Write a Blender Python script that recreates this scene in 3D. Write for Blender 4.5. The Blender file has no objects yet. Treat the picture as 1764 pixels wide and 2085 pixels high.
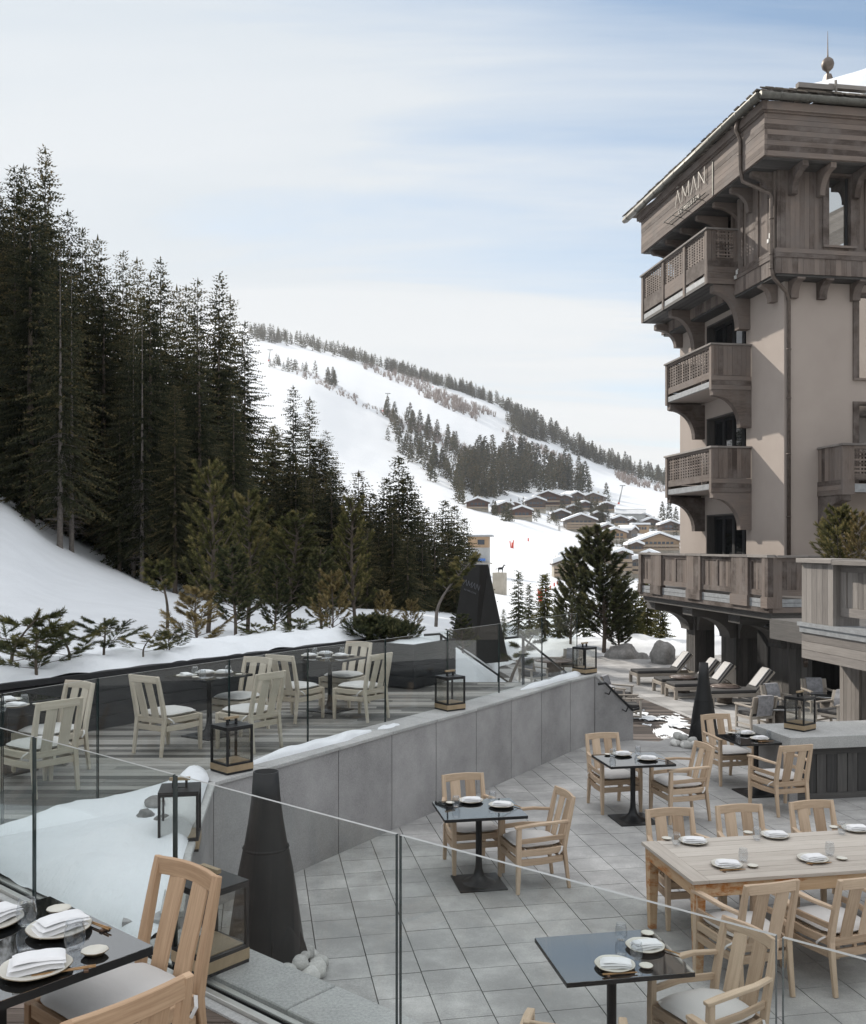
import bpy, bmesh, math, random
from mathutils import Vector, Matrix
from mathutils.noise import noise as pnoise
random.seed(7)
SC = bpy.context.scene
COL = SC.collection
F, CX, HY, CZ = 1950.0, 882.0, 1110.0, 3.4     # focal length, centre and horizon in photo units; camera height in metres
def at(x, y, Y):                                # photo point at depth Y -> world point
    return Vector(((x-CX)/F*Y, Y, CZ+(HY-y)/F*Y))
def gp(x, y, z=0.0):                            # photo point on the level z -> world point
    Y = (CZ-z)*F/(y-HY)
    return Vector(((x-CX)/F*Y, Y, z))
R = math.radians
def lerp(a, b, t): return a+(b-a)*t
def U(a, b): return random.uniform(a, b)

# ------------------------------------------------------------ materials
def newmat(name):
    m = bpy.data.materials.new(name); m.use_nodes = True
    nt = m.node_tree; nt.nodes.clear()
    o = nt.nodes.new('ShaderNodeOutputMaterial')
    return m, nt, o
def N(nt, kind, **kw):
    n = nt.nodes.new('ShaderNode'+kind)
    for k, v in kw.items():
        if k in n.inputs.keys(): n.inputs[k].default_value = v
        else: setattr(n, k, v)
    return n
def L(nt, a, b): nt.links.new(a, b)
def coords(nt, src, scale=(1,1,1), rot=(0,0,0)):
    if src == 'UV':
        tc = N(nt, 'UVMap'); out = tc.outputs[0]
    else:
        tc = N(nt, 'TexCoord'); out = tc.outputs[src]
    mp = N(nt, 'Mapping'); mp.inputs['Scale'].default_value = scale; mp.inputs['Rotation'].default_value = rot
    L(nt, out, mp.inputs['Vector']); return mp.outputs[0]
def ramp(nt, fac, stops):
    r = N(nt, 'ValToRGB'); e = r.color_ramp.elements
    while len(e) < len(stops): e.new(0.5)
    for i, (p, c) in enumerate(stops):
        e[i].position = p; e[i].color = (c[0], c[1], c[2], 1)
    L(nt, fac, r.inputs[0]); return r.outputs[0]
def math_(nt, op, a, b, c=None):
    m = N(nt, 'Math'); m.operation = op
    for i, v in enumerate((a, b, c)):
        if v is None: continue
        if isinstance(v, (int, float)): m.inputs[i].default_value = v
        else: L(nt, v, m.inputs[i])
    return m.outputs[0]
def mixc(nt, fac, a, b, blend='MIX'):
    m = N(nt, 'Mix'); m.data_type = 'RGBA'; m.blend_type = blend
    if isinstance(fac, (int, float)): m.inputs[0].default_value = fac
    else: L(nt, fac, m.inputs[0])
    for i, v in ((6, a), (7, b)):
        if isinstance(v, (tuple, list)): m.inputs[i].default_value = (v[0], v[1], v[2], 1)
        else: L(nt, v, m.inputs[i])
    return m.outputs[2]
def wood(name, dark, light, rough=.62, grain=(1.2, 26), tint=.35, stain=None, bump=.25, spec=.3, weather=None):
    m, nt, o = newmat(name)
    uv = coords(nt, 'UV', (grain[0], grain[1], 1))
    n1 = N(nt, 'TexNoise', Scale=3.2, Detail=8, Roughness=.65, Distortion=.6); L(nt, uv, n1.inputs['Vector'])
    uv2 = coords(nt, 'UV', (grain[0]*.5, grain[1]*.25, 1))
    n2 = N(nt, 'TexNoise', Scale=2.1, Detail=4, Roughness=.6, Distortion=1.4); L(nt, uv2, n2.inputs['Vector'])
    at_ = N(nt, 'Attribute'); at_.attribute_name = 'tint'
    oi = N(nt, 'ObjectInfo')
    f = math_(nt, 'MULTIPLY_ADD', n1.outputs[0], .55, math_(nt, 'MULTIPLY', n2.outputs[0], .45))
    f = math_(nt, 'ADD', f, math_(nt, 'MULTIPLY', math_(nt, 'SUBTRACT', at_.outputs['Fac'], .5), tint))
    f = math_(nt, 'ADD', f, math_(nt, 'MULTIPLY', math_(nt, 'SUBTRACT', oi.outputs['Random'], .5), tint*.4))
    c = ramp(nt, f, [(.28, dark), (.72, light)])
    if weather:
        w = N(nt, 'TexNoise', Scale=1.3, Detail=5, Roughness=.7); L(nt, coords(nt, 'Object'), w.inputs['Vector'])
        wf = ramp(nt, w.outputs[0], [(.42, (0, 0, 0)), (.66, (1, 1, 1))])
        c = mixc(nt, wf, c, weather)
    if stain:
        w = N(nt, 'TexNoise', Scale=2.6, Detail=5, Roughness=.75); L(nt, coords(nt, 'Object', (1, 1, 2.2)), w.inputs['Vector'])
        c = mixc(nt, ramp(nt, w.outputs[0], [(.5, (0, 0, 0)), (.62, (1, 1, 1))]), c, stain)
    b = N(nt, 'BsdfPrincipled', Roughness=rough); b.inputs['Specular IOR Level'].default_value = spec
    L(nt, c, b.inputs['Base Color'])
    bp = N(nt, 'Bump', Strength=bump, Distance=.004); L(nt, n1.outputs[0], bp.inputs['Height']); L(nt, bp.outputs[0], b.inputs['Normal'])
    L(nt, b.outputs[0], o.inputs[0]); return m
def stone(name, c1, c2, scale=60, blotch=1.2, tint=.2, rough=.8, bump=.3, dist=.003, speck=.5, src='Object', spec=.3, big=None, veins=None):
    m, nt, o = newmat(name)
    v = coords(nt, src)
    n1 = N(nt, 'TexNoise', Scale=scale, Detail=6, Roughness=.8); L(nt, v, n1.inputs['Vector'])
    n2 = N(nt, 'TexNoise', Scale=blotch, Detail=6, Roughness=.65); L(nt, v, n2.inputs['Vector'])
    at_ = N(nt, 'Attribute'); at_.attribute_name = 'tint'
    f = math_(nt, 'MULTIPLY_ADD', n1.outputs[0], speck, math_(nt, 'MULTIPLY', n2.outputs[0], 1-speck))
    f = math_(nt, 'ADD', f, math_(nt, 'MULTIPLY', math_(nt, 'SUBTRACT', at_.outputs['Fac'], .5), tint))
    c = ramp(nt, f, [(.33, c1), (.67, c2)])
    if big:
        n3 = N(nt, 'TexNoise', Scale=big[0], Detail=7, Roughness=.7); L(nt, v, n3.inputs['Vector'])
        c = mixc(nt, ramp(nt, n3.outputs[0], [(big[1], (0, 0, 0)), (big[2], (1, 1, 1))]), c, big[3], 'MULTIPLY' if len(big) > 4 else 'MIX')
    if veins:
        n4 = N(nt, 'TexNoise', Scale=veins[0], Detail=5, Roughness=.55, Distortion=.8); L(nt, v, n4.inputs['Vector'])
        c = mixc(nt, ramp(nt, n4.outputs[0], [(.485, (0, 0, 0)), (.5, (1, 1, 1)), (.515, (0, 0, 0))]), c, veins[1])
    b = N(nt, 'BsdfPrincipled', Roughness=rough); b.inputs['Specular IOR Level'].default_value = spec
    L(nt, c, b.inputs['Base Color'])
    bp = N(nt, 'Bump', Strength=bump, Distance=dist); L(nt, n1.outputs[0], bp.inputs['Height']); L(nt, bp.outputs[0], b.inputs['Normal'])
    L(nt, b.outputs[0], o.inputs[0]); return m
def plain(name, c, rough=.5, metal=0.0, spec=.5, var=.12, scale=8, bump=0, coat=0, sheen=0):
    m, nt, o = newmat(name)
    n = N(nt, 'TexNoise', Scale=scale, Detail=5, Roughness=.65); L(nt, coords(nt, 'Object'), n.inputs['Vector'])
    cc = ramp(nt, n.outputs[0], [(.3, tuple(k*(1-var) for k in c)), (.7, tuple(min(1, k*(1+var)) for k in c))])
    b = N(nt, 'BsdfPrincipled', Roughness=rough, Metallic=metal); b.inputs['Specular IOR Level'].default_value = spec
    b.inputs['Coat Weight'].default_value = coat; b.inputs['Sheen Weight'].default_value = sheen
    L(nt, cc, b.inputs['Base Color'])
    if bump:
        n2 = N(nt, 'TexNoise', Scale=scale*12, Detail=3); L(nt, coords(nt, 'Object'), n2.inputs['Vector'])
        bp = N(nt, 'Bump', Strength=bump, Distance=.003); L(nt, n2.outputs[0], bp.inputs['Height']); L(nt, bp.outputs[0], b.inputs['Normal'])
    L(nt, b.outputs[0], o.inputs[0]); return m
def glassy(name, tint=(.90, .94, .93), ior=1.45, refl=1.0, smear=0):
    m, nt, o = newmat(name)
    t = N(nt, 'BsdfTransparent'); t.inputs[0].default_value = (*tint, 1)
    g = N(nt, 'BsdfGlossy', Roughness=.0); g.inputs[0].default_value = (refl, refl, refl, 1)
    f = N(nt, 'Fresnel'); ge = N(nt, 'NewGeometry')
    L(nt, math_(nt, 'ADD', math_(nt, 'MULTIPLY', ge.outputs['Backfacing'], 1/ior-ior), ior), f.inputs['IOR'])
    mx = N(nt, 'MixShader'); L(nt, f.outputs[0], mx.inputs[0]); L(nt, t.outputs[0], mx.inputs[1]); L(nt, g.outputs[0], mx.inputs[2])
    L(nt, mx.outputs[0], o.inputs[0])
    return m
def snowmat(name, c=(.83, .85, .87), bump=.35, scale=1.6, dist=.05, fine=False):
    m, nt, o = newmat(name)
    v = coords(nt, 'Object')
    n1 = N(nt, 'TexNoise', Scale=scale, Detail=8, Roughness=.6); L(nt, v, n1.inputs['Vector'])
    n2 = N(nt, 'TexNoise', Scale=.9, Detail=3); L(nt, v, n2.inputs['Vector'])
    cc = ramp(nt, n2.outputs[0], [(.3, tuple(k*.93 for k in c)), (.7, c)])
    b = N(nt, 'BsdfPrincipled', Roughness=.75); b.inputs['Specular IOR Level'].default_value = .25
    b.inputs['Sheen Weight'].default_value = .1
    L(nt, cc, b.inputs['Base Color'])
    bp = N(nt, 'Bump', Strength=bump, Distance=dist); L(nt, n1.outputs[0], bp.inputs['Height'])
    if fine:
        for sc_, d_, st__ in (((1.6, .5, 1), .10, .6), ((6, 6, 6), .02, .6)):
            n3 = N(nt, 'TexNoise', Scale=1.0, Detail=6, Roughness=.6); L(nt, coords(nt, 'Object', sc_, (0, 0, .5)), n3.inputs['Vector'])
            b2 = N(nt, 'Bump', Strength=st__, Distance=d_); L(nt, n3.outputs[0], b2.inputs['Height']); L(nt, bp.outputs[0], b2.inputs['Normal']); bp = b2
    L(nt, bp.outputs[0], b.inputs['Normal'])
    L(nt, b.outputs[0], o.inputs[0]); return m
def foliage(name, c1, c2, c3, rough=.7):
    m, nt, o = newmat(name)
    at_ = N(nt, 'Attribute'); at_.attribute_name = 'tint'
    oi = N(nt, 'ObjectInfo')
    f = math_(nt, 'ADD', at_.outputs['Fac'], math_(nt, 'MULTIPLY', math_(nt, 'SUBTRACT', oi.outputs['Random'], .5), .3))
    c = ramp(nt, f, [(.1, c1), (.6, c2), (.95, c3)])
    b = N(nt, 'BsdfPrincipled', Roughness=rough); b.inputs['Specular IOR Level'].default_value = .2
    L(nt, c, b.inputs['Base Color'])
    t = N(nt, 'BsdfTranslucent'); L(nt, c, t.inputs[0])
    mx = N(nt, 'MixShader'); mx.inputs[0].default_value = .36
    L(nt, b.outputs[0], mx.inputs[1]); L(nt, t.outputs[0], mx.inputs[2]); L(nt, mx.outputs[0], o.inputs[0]); return m

M = {}
M['teak'] = wood('teak', (.36, .255, .170), (.61, .468, .338), tint=.3, spec=.35)
M['teak_pale'] = wood('pale_teak', (.44, .375, .295), (.64, .57, .475), tint=.22)
M['teak_fore'] = wood('oiled_teak', (.33, .20, .115), (.62, .43, .28), grain=(1.4, 40), tint=.25, bump=.15)
M['teak_grey'] = wood('greyed_teak', (.27, .235, .20), (.46, .42, .37), tint=.3)
M['table_top'] = wood('weathered_teak', (.40, .35, .30), (.58, .525, .462), tint=.25)
M['table_frame'] = wood('stained_teak', (.42, .27, .15), (.58, .42, .27), tint=.2, stain=(.36, .135, .03))
M['old_wood'] = wood('old_larch', (.062, .047, .040), (.215, .174, .150), rough=.8, grain=(.8, 16), tint=.55, bump=.6, weather=(.17, .145, .132))
M['old_wood_grey'] = wood('old_grey_larch', (.16, .145, .135), (.30, .275, .255), rough=.8, grain=(.8, 14), tint=.4, bump=.5)
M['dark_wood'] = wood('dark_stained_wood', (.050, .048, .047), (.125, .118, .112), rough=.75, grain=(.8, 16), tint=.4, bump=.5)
M['black_wood'] = wood('black_stained_wood', (.012, .012, .013), (.035, .035, .037), rough=.6, grain=(.8, 14), tint=.4, bump=.4)
M['deck'] = wood('weathered_deck', (.085, .080, .074), (.34, .32, .295), rough=.72, grain=(.9, 14), tint=.7, bump=.7)
M['deck_brown'] = wood('brown_deck', (.10, .075, .06), (.32, .25, .215), rough=.7, grain=(1.2, 22), tint=.6, bump=.7)
M['deck_dark'] = wood('wet_deck', (.05, .04, .034), (.17, .14, .12), rough=.6, grain=(.9, 14), tint=.8, bump=.7)
M['tile'] = stone('flamed_granite_tile', (.25, .245, .238), (.62, .605, .585), scale=55, blotch=2.2, tint=.09, speck=.45, rough=.75, big=(.8, .40, .66, (.28, .275, .268)))
M['tile_far'] = stone('pale_granite_tile', (.24, .235, .23), (.46, .45, .44), scale=40, blotch=1.2, tint=.25, speck=.4)
M['wall'] = stone('granite_wall', (.20, .195, .194), (.50, .487, .482), scale=80, blotch=1.1, tint=.07, speck=.5, bump=.5, dist=.004)
M['coping'] = stone('granite_coping', (.27, .27, .265), (.58, .575, .56), scale=60, blotch=3, tint=.12, speck=.72, bump=.6, dist=.005)
M['grout'] = plain('grout', (.05, .047, .045), .9)
M['plaster'] = stone('render_plaster', (.355, .303, .270), (.425, .368, .330), scale=30, blotch=.5, tint=0, speck=.3, bump=.25, rough=.9)
M['black_stone'] = plain('polished_black_granite', (.012, .013, .014), .03, spec=1.0, var=.5, scale=90)
M['black_stone'].node_tree.nodes['Principled BSDF'].inputs['IOR'].default_value = 2.3
M['walnut_top'] = stone('dark_marble_top', (.05, .035, .03), (.30, .24, .21), scale=4, blotch=1.5, tint=0, rough=.25, bump=0)
M['black_metal'] = plain('black_metal', (.016, .016, .017), .42, .3)
M['pipe'] = plain('aged_copper', (.13, .105, .09), .5, .5, var=.3)
M['gutter_metal'] = plain('gutter_copper', (.12, .115, .10), .5, .5, var=.25)
M['zinc'] = plain('grey_flashing', (.30, .31, .32), .5, .2, var=.2)
M['steel'] = plain('brushed_channel', (.50, .49, .46), .35, .6, var=.1)
M['heater'] = plain('blackened_iron', (.010, .010, .010), .5, .1, var=.3, scale=4)
M['cushion'] = plain('cushion_linen', (.60, .58, .56), .9, var=.05, scale=3, bump=.35, sheen=.2)
M['napkin'] = plain('napkin_linen', (.78, .77, .77), .9, var=.03, bump=.2, sheen=.2)
M['mattress'] = plain('charcoal_mattress', (.055, .053, .053), .9, var=.1, bump=.3)
M['towel'] = plain('grey_towel', (.55, .54, .53), .95, var=.06, bump=.5)
M['blanket'] = plain('grey_wool_blanket', (.27, .27, .285), .95, var=.35, scale=9, bump=.5)
M['blanket_pale'] = plain('pale_wool_blanket', (.50, .48, .46), .95, var=.2, scale=9, bump=.5)
M['ceramic'] = plain('cream_ceramic', (.62, .59, .52), .3, var=.06)
M['ceramic_dark'] = plain('brown_glaze_rim', (.16, .12, .07), .3, var=.4, scale=60)
M['bamboo'] = plain('lacquered_bamboo', (.36, .20, .08), .4, var=.2, scale=40)
M['walnut'] = plain('dark_chopstick_wood', (.11, .06, .035), .4, var=.3, scale=40)
M['brass_wood'] = plain('lantern_handle_wood', (.33, .245, .15), .5, var=.2)
M['pane'] = glassy('guard_glass', (.945, .965, .960), 1.36)
M['pane_edge'] = plain('glass_edge', (.02, .035, .035), .12, spec=.8)
M['pane_top'] = plain('glass_top_edge', (.40, .40, .38), .3, spec=.6, var=.1)
M['lantern_glass'] = glassy('lantern_glass', (.93, .93, .92), 1.4)
M['tumbler'] = glassy('drinking_glass', (.93, .94, .95), 1.52)
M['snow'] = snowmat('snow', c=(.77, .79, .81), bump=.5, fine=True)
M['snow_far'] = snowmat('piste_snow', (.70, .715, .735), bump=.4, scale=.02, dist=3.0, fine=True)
M['bark'] = plain('bark', (.10, .078, .06), .9, var=.45, scale=5, bump=.5)
M['bark_pale'] = plain('pale_bark', (.15, .13, .115), .9, var=.45, scale=6, bump=.5)
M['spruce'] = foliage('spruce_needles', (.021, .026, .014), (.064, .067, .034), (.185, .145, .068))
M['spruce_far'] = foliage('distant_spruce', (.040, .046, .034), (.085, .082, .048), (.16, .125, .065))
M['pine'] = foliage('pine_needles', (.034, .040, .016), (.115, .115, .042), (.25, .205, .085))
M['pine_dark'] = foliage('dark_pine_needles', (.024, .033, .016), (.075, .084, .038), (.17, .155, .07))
M['pine_rust'] = foliage('rusty_pine_needles', (.06, .046, .018), (.19, .145, .06), (.32, .25, .12))
M['scrub'] = foliage('bare_birch', (.13, .10, .09), (.24, .195, .175), (.36, .31, .28))
M['rock'] = stone('boulder_rock', (.12, .12, .115), (.36, .35, .34), scale=9, blotch=3, tint=.2, speck=.5, bump=.8, dist=.02)
M['pebble'] = stone('pale_pebble', (.34, .335, .32), (.66, .65, .62), scale=60, blotch=8, tint=.3, speck=.5, bump=.4)
M['shingle'] = wood('roof_shingle', (.05, .045, .04), (.22, .19, .16), rough=.85, tint=.7, bump=.7)
M['dark_glass'] = plain('window_glass', (.012, .014, .016), .03, spec=.9, var=0)
M['mirror_glass'] = plain('reflecting_window', (.55, .57, .58), .02, 1.0, spec=1, var=0)
M['interior'] = plain('dark_interior', (.012, .011, .010), .9)
M['white_metal'] = plain('pale_sign_metal', (.62, .62, .60), .4, .2, var=.05)
M['sign_pale'] = plain('pale_lettering', (.44, .41, .37), .5, .2, var=.05)
M['red'] = plain('red_pad', (.62, .07, .035), .6)
M['blue'] = plain('blue_barrier', (.06, .16, .45), .6)
M['yellow'] = plain('yellow_paint', (.7, .6, .06), .6)
M['chalet_red'] = wood('red_brown_logs', (.05, .022, .015), (.11, .052, .036), grain=(.1, 1.2), tint=.2, bump=.1)
M['chalet_brown'] = wood('brown_boards', (.05, .032, .024), (.12, .080, .060), grain=(.1, 1.2), tint=.2, bump=.1)
M['chalet_grey'] = wood('grey_boards', (.10, .082, .068), (.19, .16, .135), grain=(.1, 1.2), tint=.2, bump=.1)
M['chalet_orange'] = wood('new_larch_boards', (.27, .175, .10), (.44, .31, .195), grain=(.1, 1.2), tint=.2, bump=.1)
M['chalet_stone'] = plain('chalet_stone', (.40, .36, .30), .9, var=.2, scale=.6)
M['concrete'] = plain('concrete', (.36, .36, .35), .9, var=.15, scale=.8)
M['far_window'] = plain('far_window', (.05, .06, .075), .2, var=.3)
M['far_balcony'] = plain('far_balcony_wood', (.30, .23, .165), .8)

# ------------------------------------------------------------ mesh builder
class MB:
    def __init__(s, T=None):
        s.v = []; s.f = []; s.uv = []; s.t = []; s.mi = []; s.T = T; s.sm = []
    def V(s, p):
        p = Vector(p)
        if s.T is not None: p = s.T @ p
        s.v.append(p); return len(s.v)-1
    def face(s, idx, uv=None, tint=.5, mi=0, sm=False):
        s.f.append(idx); s.uv.append(uv or [(0, 0)]*len(idx)); s.t.append(tint); s.mi.append(mi); s.sm.append(sm)
    def box(s, c, size, rz=0, tint=None, mi=0, Mx=None, grain=None):
        sx, sy, sz = [k/2 for k in size]
        tint = U(0, 1) if tint is None else tint
        o = (U(0, 9), U(0, 9))
        lo = grain if grain is not None else max(range(3), key=lambda i: size[i])
        rest = [i for i in range(3) if i != lo]
        loc = [(x, y, z) for x in (-sx, sx) for y in (-sy, sy) for z in (-sz, sz)]
        rm = Mx if Mx is not None else Matrix.Rotation(rz, 3, 'Z')
        ids = [s.V(Vector(c) + rm @ Vector(p)) for p in loc]
        uvs = [(p[lo]+o[0], p[rest[0]]+p[rest[1]]+o[1]) for p in loc]
        for q in ((0, 1, 3, 2), (4, 6, 7, 5), (0, 4, 5, 1), (2, 3, 7, 6), (0, 2, 6, 4), (1, 5, 7, 3)):
            s.face([ids[k] for k in q], [uvs[k] for k in q], tint, mi)
    def bb(s, x0, x1, y0, y1, z0, z1, **k):
        s.box(((x0+x1)/2, (y0+y1)/2, (z0+z1)/2), (abs(x1-x0), abs(y1-y0), abs(z1-z0)), **k)
    def sweep(s, pts, w, h, side=(1, 0, 0), tint=None, mi=0, sm=False):
        pts = [Vector(p) for p in pts]; n = len(pts)
        W_ = w if isinstance(w, (list, tuple)) else [w]*n
        H_ = h if isinstance(h, (list, tuple)) else [h]*n
        tint = U(0, 1) if tint is None else tint
        o = (U(0, 9), U(0, 9)); side = Vector(side); d = 0; rings = []
        for i, p in enumerate(pts):
            t = (pts[min(i+1, n-1)]-pts[max(i-1, 0)]).normalized()
            a = (side - t*side.dot(t)).normalized(); b = t.cross(a)
            if i: d += (p-pts[i-1]).length
            rings.append(([s.V(p+a*W_[i]/2*x+b*H_[i]/2*y) for x, y in ((-1, -1), (1, -1), (1, 1), (-1, 1))], d))
        pw = [0, W_[0], W_[0]+H_[0], 2*W_[0]+H_[0], 2*W_[0]+2*H_[0]]
        for i in range(n-1):
            (r0, d0), (r1, d1) = rings[i], rings[i+1]
            for k in range(4):
                k2 = (k+1) % 4
                s.face([r0[k], r0[k2], r1[k2], r1[k]], [(d0+o[0], pw[k]+o[1]), (d0+o[0], pw[k+1]+o[1]), (d1+o[0], pw[k+1]+o[1]), (d1+o[0], pw[k]+o[1])], tint, mi, sm)
        s.face(rings[0][0][::-1], [(o[0], o[1])]*4, tint, mi); s.face(rings[-1][0], [(o[0], o[1])]*4, tint, mi)
    def tube(s, pts, r, n=8, tint=.5, mi=0, cap=True, sm=True):
        pts = [Vector(p) for p in pts]; m = len(pts)
        Rr = r if isinstance(r, (list, tuple)) else [r]*m
        t0 = (pts[1]-pts[0]).normalized(); a = t0.orthogonal().normalized(); rings = []; d = 0
        for i, p in enumerate(pts):
            t = (pts[min(i+1, m-1)]-pts[max(i-1, 0)]).normalized()
            a = (a - t*a.dot(t)).normalized(); b = t.cross(a)
            if i: d += (p-pts[i-1]).length
            rings.append(([s.V(p+(a*math.cos(2*math.pi*k/n)+b*math.sin(2*math.pi*k/n))*Rr[i]) for k in range(n)], d))
        for i in range(m-1):
            for k in range(n):
                k2 = (k+1) % n
                s.face([rings[i][0][k], rings[i][0][k2], rings[i+1][0][k2], rings[i+1][0][k]], [(rings[i][1], k/n), (rings[i][1], (k+1)/n), (rings[i+1][1], (k+1)/n), (rings[i+1][1], k/n)], tint, mi, sm)
        if cap: s.face(rings[0][0][::-1], None, tint, mi); s.face(rings[-1][0], None, tint, mi)
    def lathe(s, prof, n=24, c=(0, 0, 0), tint=.5, mi=0, wob=None, ell=1.0, sm=True):
        rings = []
        for (r, z) in prof:
            if r < 1e-5: rings.append([s.V((c[0], c[1], c[2]+z))])
            else:
                rings.append([s.V((c[0]+r*(1+(wob(k/n, z) if wob else 0))*math.cos(2*math.pi*k/n), c[1]+ell*r*(1+(wob(k/n, z) if wob else 0))*math.sin(2*math.pi*k/n), c[2]+z)) for k in range(n)])
        for a, b in zip(rings, rings[1:]):
            for k in range(n):
                k2 = (k+1) % n
                if len(a) == 1 and len(b) == 1: continue
                if len(a) == 1: s.face([a[0], b[k2], b[k]], None, tint, mi, sm)
                elif len(b) == 1: s.face([a[k], a[k2], b[0]], None, tint, mi, sm)
                else: s.face([a[k], a[k2], b[k2], b[k]], None, tint, mi, sm)
    def prism(s, poly, vec, tint=None, mi=0, gl=0):
        """poly: list of 3D points (planar), extruded by vec; gl = index of the axis the grain follows"""
        tint = U(0, 1) if tint is None else tint
        vec = Vector(vec); o = (U(0, 9), U(0, 9)); P = [Vector(p) for p in poly]
        rest = [i for i in range(3) if i != gl]
        uvf = lambda p: (p[gl]+o[0], p[rest[0]]+p[rest[1]]+o[1])
        a = [s.V(p) for p in P]; b = [s.V(p+vec) for p in P]
        s.face(a[::-1], [uvf(p) for p in P][::-1], tint, mi); s.face(b, [uvf(p+vec) for p in P], tint, mi)
        for i in range(len(P)):
            j = (i+1) % len(P)
            s.face([a[i], a[j], b[j], b[i]], [uvf(P[i]), uvf(P[j]), uvf(P[j]+vec), uvf(P[i]+vec)], tint, mi)
    def grid(s, nu, nv, fn, tint=.5, mi=0, sm=True, skip=None):
        ids = [[s.V(fn(i/(nu-1), j/(nv-1))) for j in range(nv)] for i in range(nu)]
        for i in range(nu-1):
            for j in range(nv-1):
                if skip and skip(i/(nu-1), j/(nv-1)): continue
                s.face([ids[i][j], ids[i+1][j], ids[i+1][j+1], ids[i][j+1]], None, tint, mi, sm)
    def build(s, name, mats, parent=None, bevel=0, fix=True, solid=0):
        me = bpy.data.meshes.new(name)
        me.from_pydata([tuple(p) for p in s.v], [], s.f)
        ul = me.uv_layers.new(name='UVMap')
        ul.data.foreach_set('uv', [c for f in s.uv for p in f for c in p])
        at_ = me.attributes.new('tint', 'FLOAT', 'FACE'); at_.data.foreach_set('value', s.t)
        me.polygons.foreach_set('material_index', s.mi)
        me.polygons.foreach_set('use_smooth', s.sm)
        for m in (mats if isinstance(mats, (list, tuple)) else [mats]): me.materials.append(M[m] if isinstance(m, str) else m)
        if fix or bevel:
            bm = bmesh.new(); bm.from_mesh(me)
            if fix: bmesh.ops.recalc_face_normals(bm, faces=bm.faces)
            if bevel:
                es = [e for e in bm.edges if len(e.link_faces) == 2 and e.calc_face_angle(0) > .6]
                bmesh.ops.bevel(bm, geom=es, offset=bevel, offset_type='OFFSET', segments=1, profile=.5, affect='EDGES', clamp_overlap=True)
            bm.to_mesh(me); bm.free()
        me.update()
        o = bpy.data.objects.new(name, me); COL.objects.link(o)
        if parent: o.parent = parent
        return o
def tag(o, label=None, cat=None, group=None, kind=None):
    if label: o['label'] = label
    if cat: o['category'] = cat
    if group: o['group'] = group
    if kind: o['kind'] = kind
    return o
def empty(name, loc=(0, 0, 0), rz=0, label=None, cat=None, group=None):
    o = bpy.data.objects.new(name, None); COL.objects.link(o)
    o.location = loc; o.rotation_euler = (0, 0, rz); o.empty_display_size = .1
    return tag(o, label, cat, group)
CH = {}
def copy_tree(o, parent=None):
    c = o.copy(); COL.objects.link(c)
    if parent is not None: c.parent = parent
    kids = list(o.children)
    for ch in kids: copy_tree(ch, c)
    return c
class Proto:
    """first placement uses the original, later ones copies of it and of its parts"""
    def __init__(s, root): s.root = root; s.used = False
    def place(s, loc, rz=0, label=None, group=None, scale=None, cat=None):
        o = s.root if not s.used else copy_tree(s.root)
        s.used = True
        o.location = loc; o.rotation_euler = (0, 0, rz)
        if scale: o.scale = (scale,)*3 if isinstance(scale, (int, float)) else scale
        return tag(o, label, cat, group)
def textmesh(name, body, size, mat, parent, Mx, depth=.01, spacing=1.0):
    cu = bpy.data.curves.new(name, 'FONT'); cu.body = body; cu.size = size; cu.extrude = depth; cu.space_character = spacing; cu.align_x = 'CENTER'
    t = bpy.data.objects.new('tmp_text', cu); COL.objects.link(t)
    dg = bpy.context.evaluated_depsgraph_get()
    me = bpy.data.meshes.new_from_object(t.evaluated_get(dg))
    bpy.data.objects.remove(t); bpy.data.curves.remove(cu)
    me.transform(Mx); me.name = name; me.materials.clear(); me.materials.append(M[mat])
    o = bpy.data.objects.new(name, me); COL.objects.link(o)
    if parent: o.parent = parent
    return o
# ------------------------------------------------------------ camera, sky, sun
cam = bpy.data.cameras.new('camera'); co = bpy.data.objects.new('camera', cam); COL.objects.link(co)
co.location = (0, 0, CZ); co.rotation_euler = (R(90), 0, 0)
cam.sensor_fit = 'HORIZONTAL'; cam.sensor_width = 36; cam.lens = 36*F/1764; cam.shift_y = (HY-1042.5)/1764
cam.clip_start = .05; cam.clip_end = 6000
SC.camera = co
SUN_EL = R(31)
sv = Vector((-.62, .785, 0)).normalized()          # horizontal direction towards the sun
sun = bpy.data.lights.new('sun', 'SUN'); sun.energy = 4.2; sun.angle = R(.9); sun.color = (1, .93, .83)
so = bpy.data.objects.new('sun', sun); COL.objects.link(so)
tosun = Vector((sv.x*math.cos(SUN_EL), sv.y*math.cos(SUN_EL), math.sin(SUN_EL)))
so.rotation_euler = (-tosun).to_track_quat('-Z', 'Y').to_euler(); so.location = (0, 0, 60)
w = bpy.data.worlds.new('World'); SC.world = w; w.use_nodes = True; nt = w.node_tree; nt.nodes.clear()
wo = N(nt, 'OutputWorld'); bg = N(nt, 'Background', Strength=.10); L(nt, bg.outputs[0], wo.inputs[0])
sky = N(nt, 'TexSky'); sky.sky_type = 'NISHITA'; sky.sun_disc = False; sky.sun_elevation = SUN_EL
sky.sun_rotation = math.atan2(sv.x, sv.y); sky.altitude = 1850; sky.dust_density = 1.5; sky.air_density = 1.0
tc = N(nt, 'TexCoord'); sep = N(nt, 'SeparateXYZ'); L(nt, tc.outputs['Generated'], sep.inputs[0])
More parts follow.
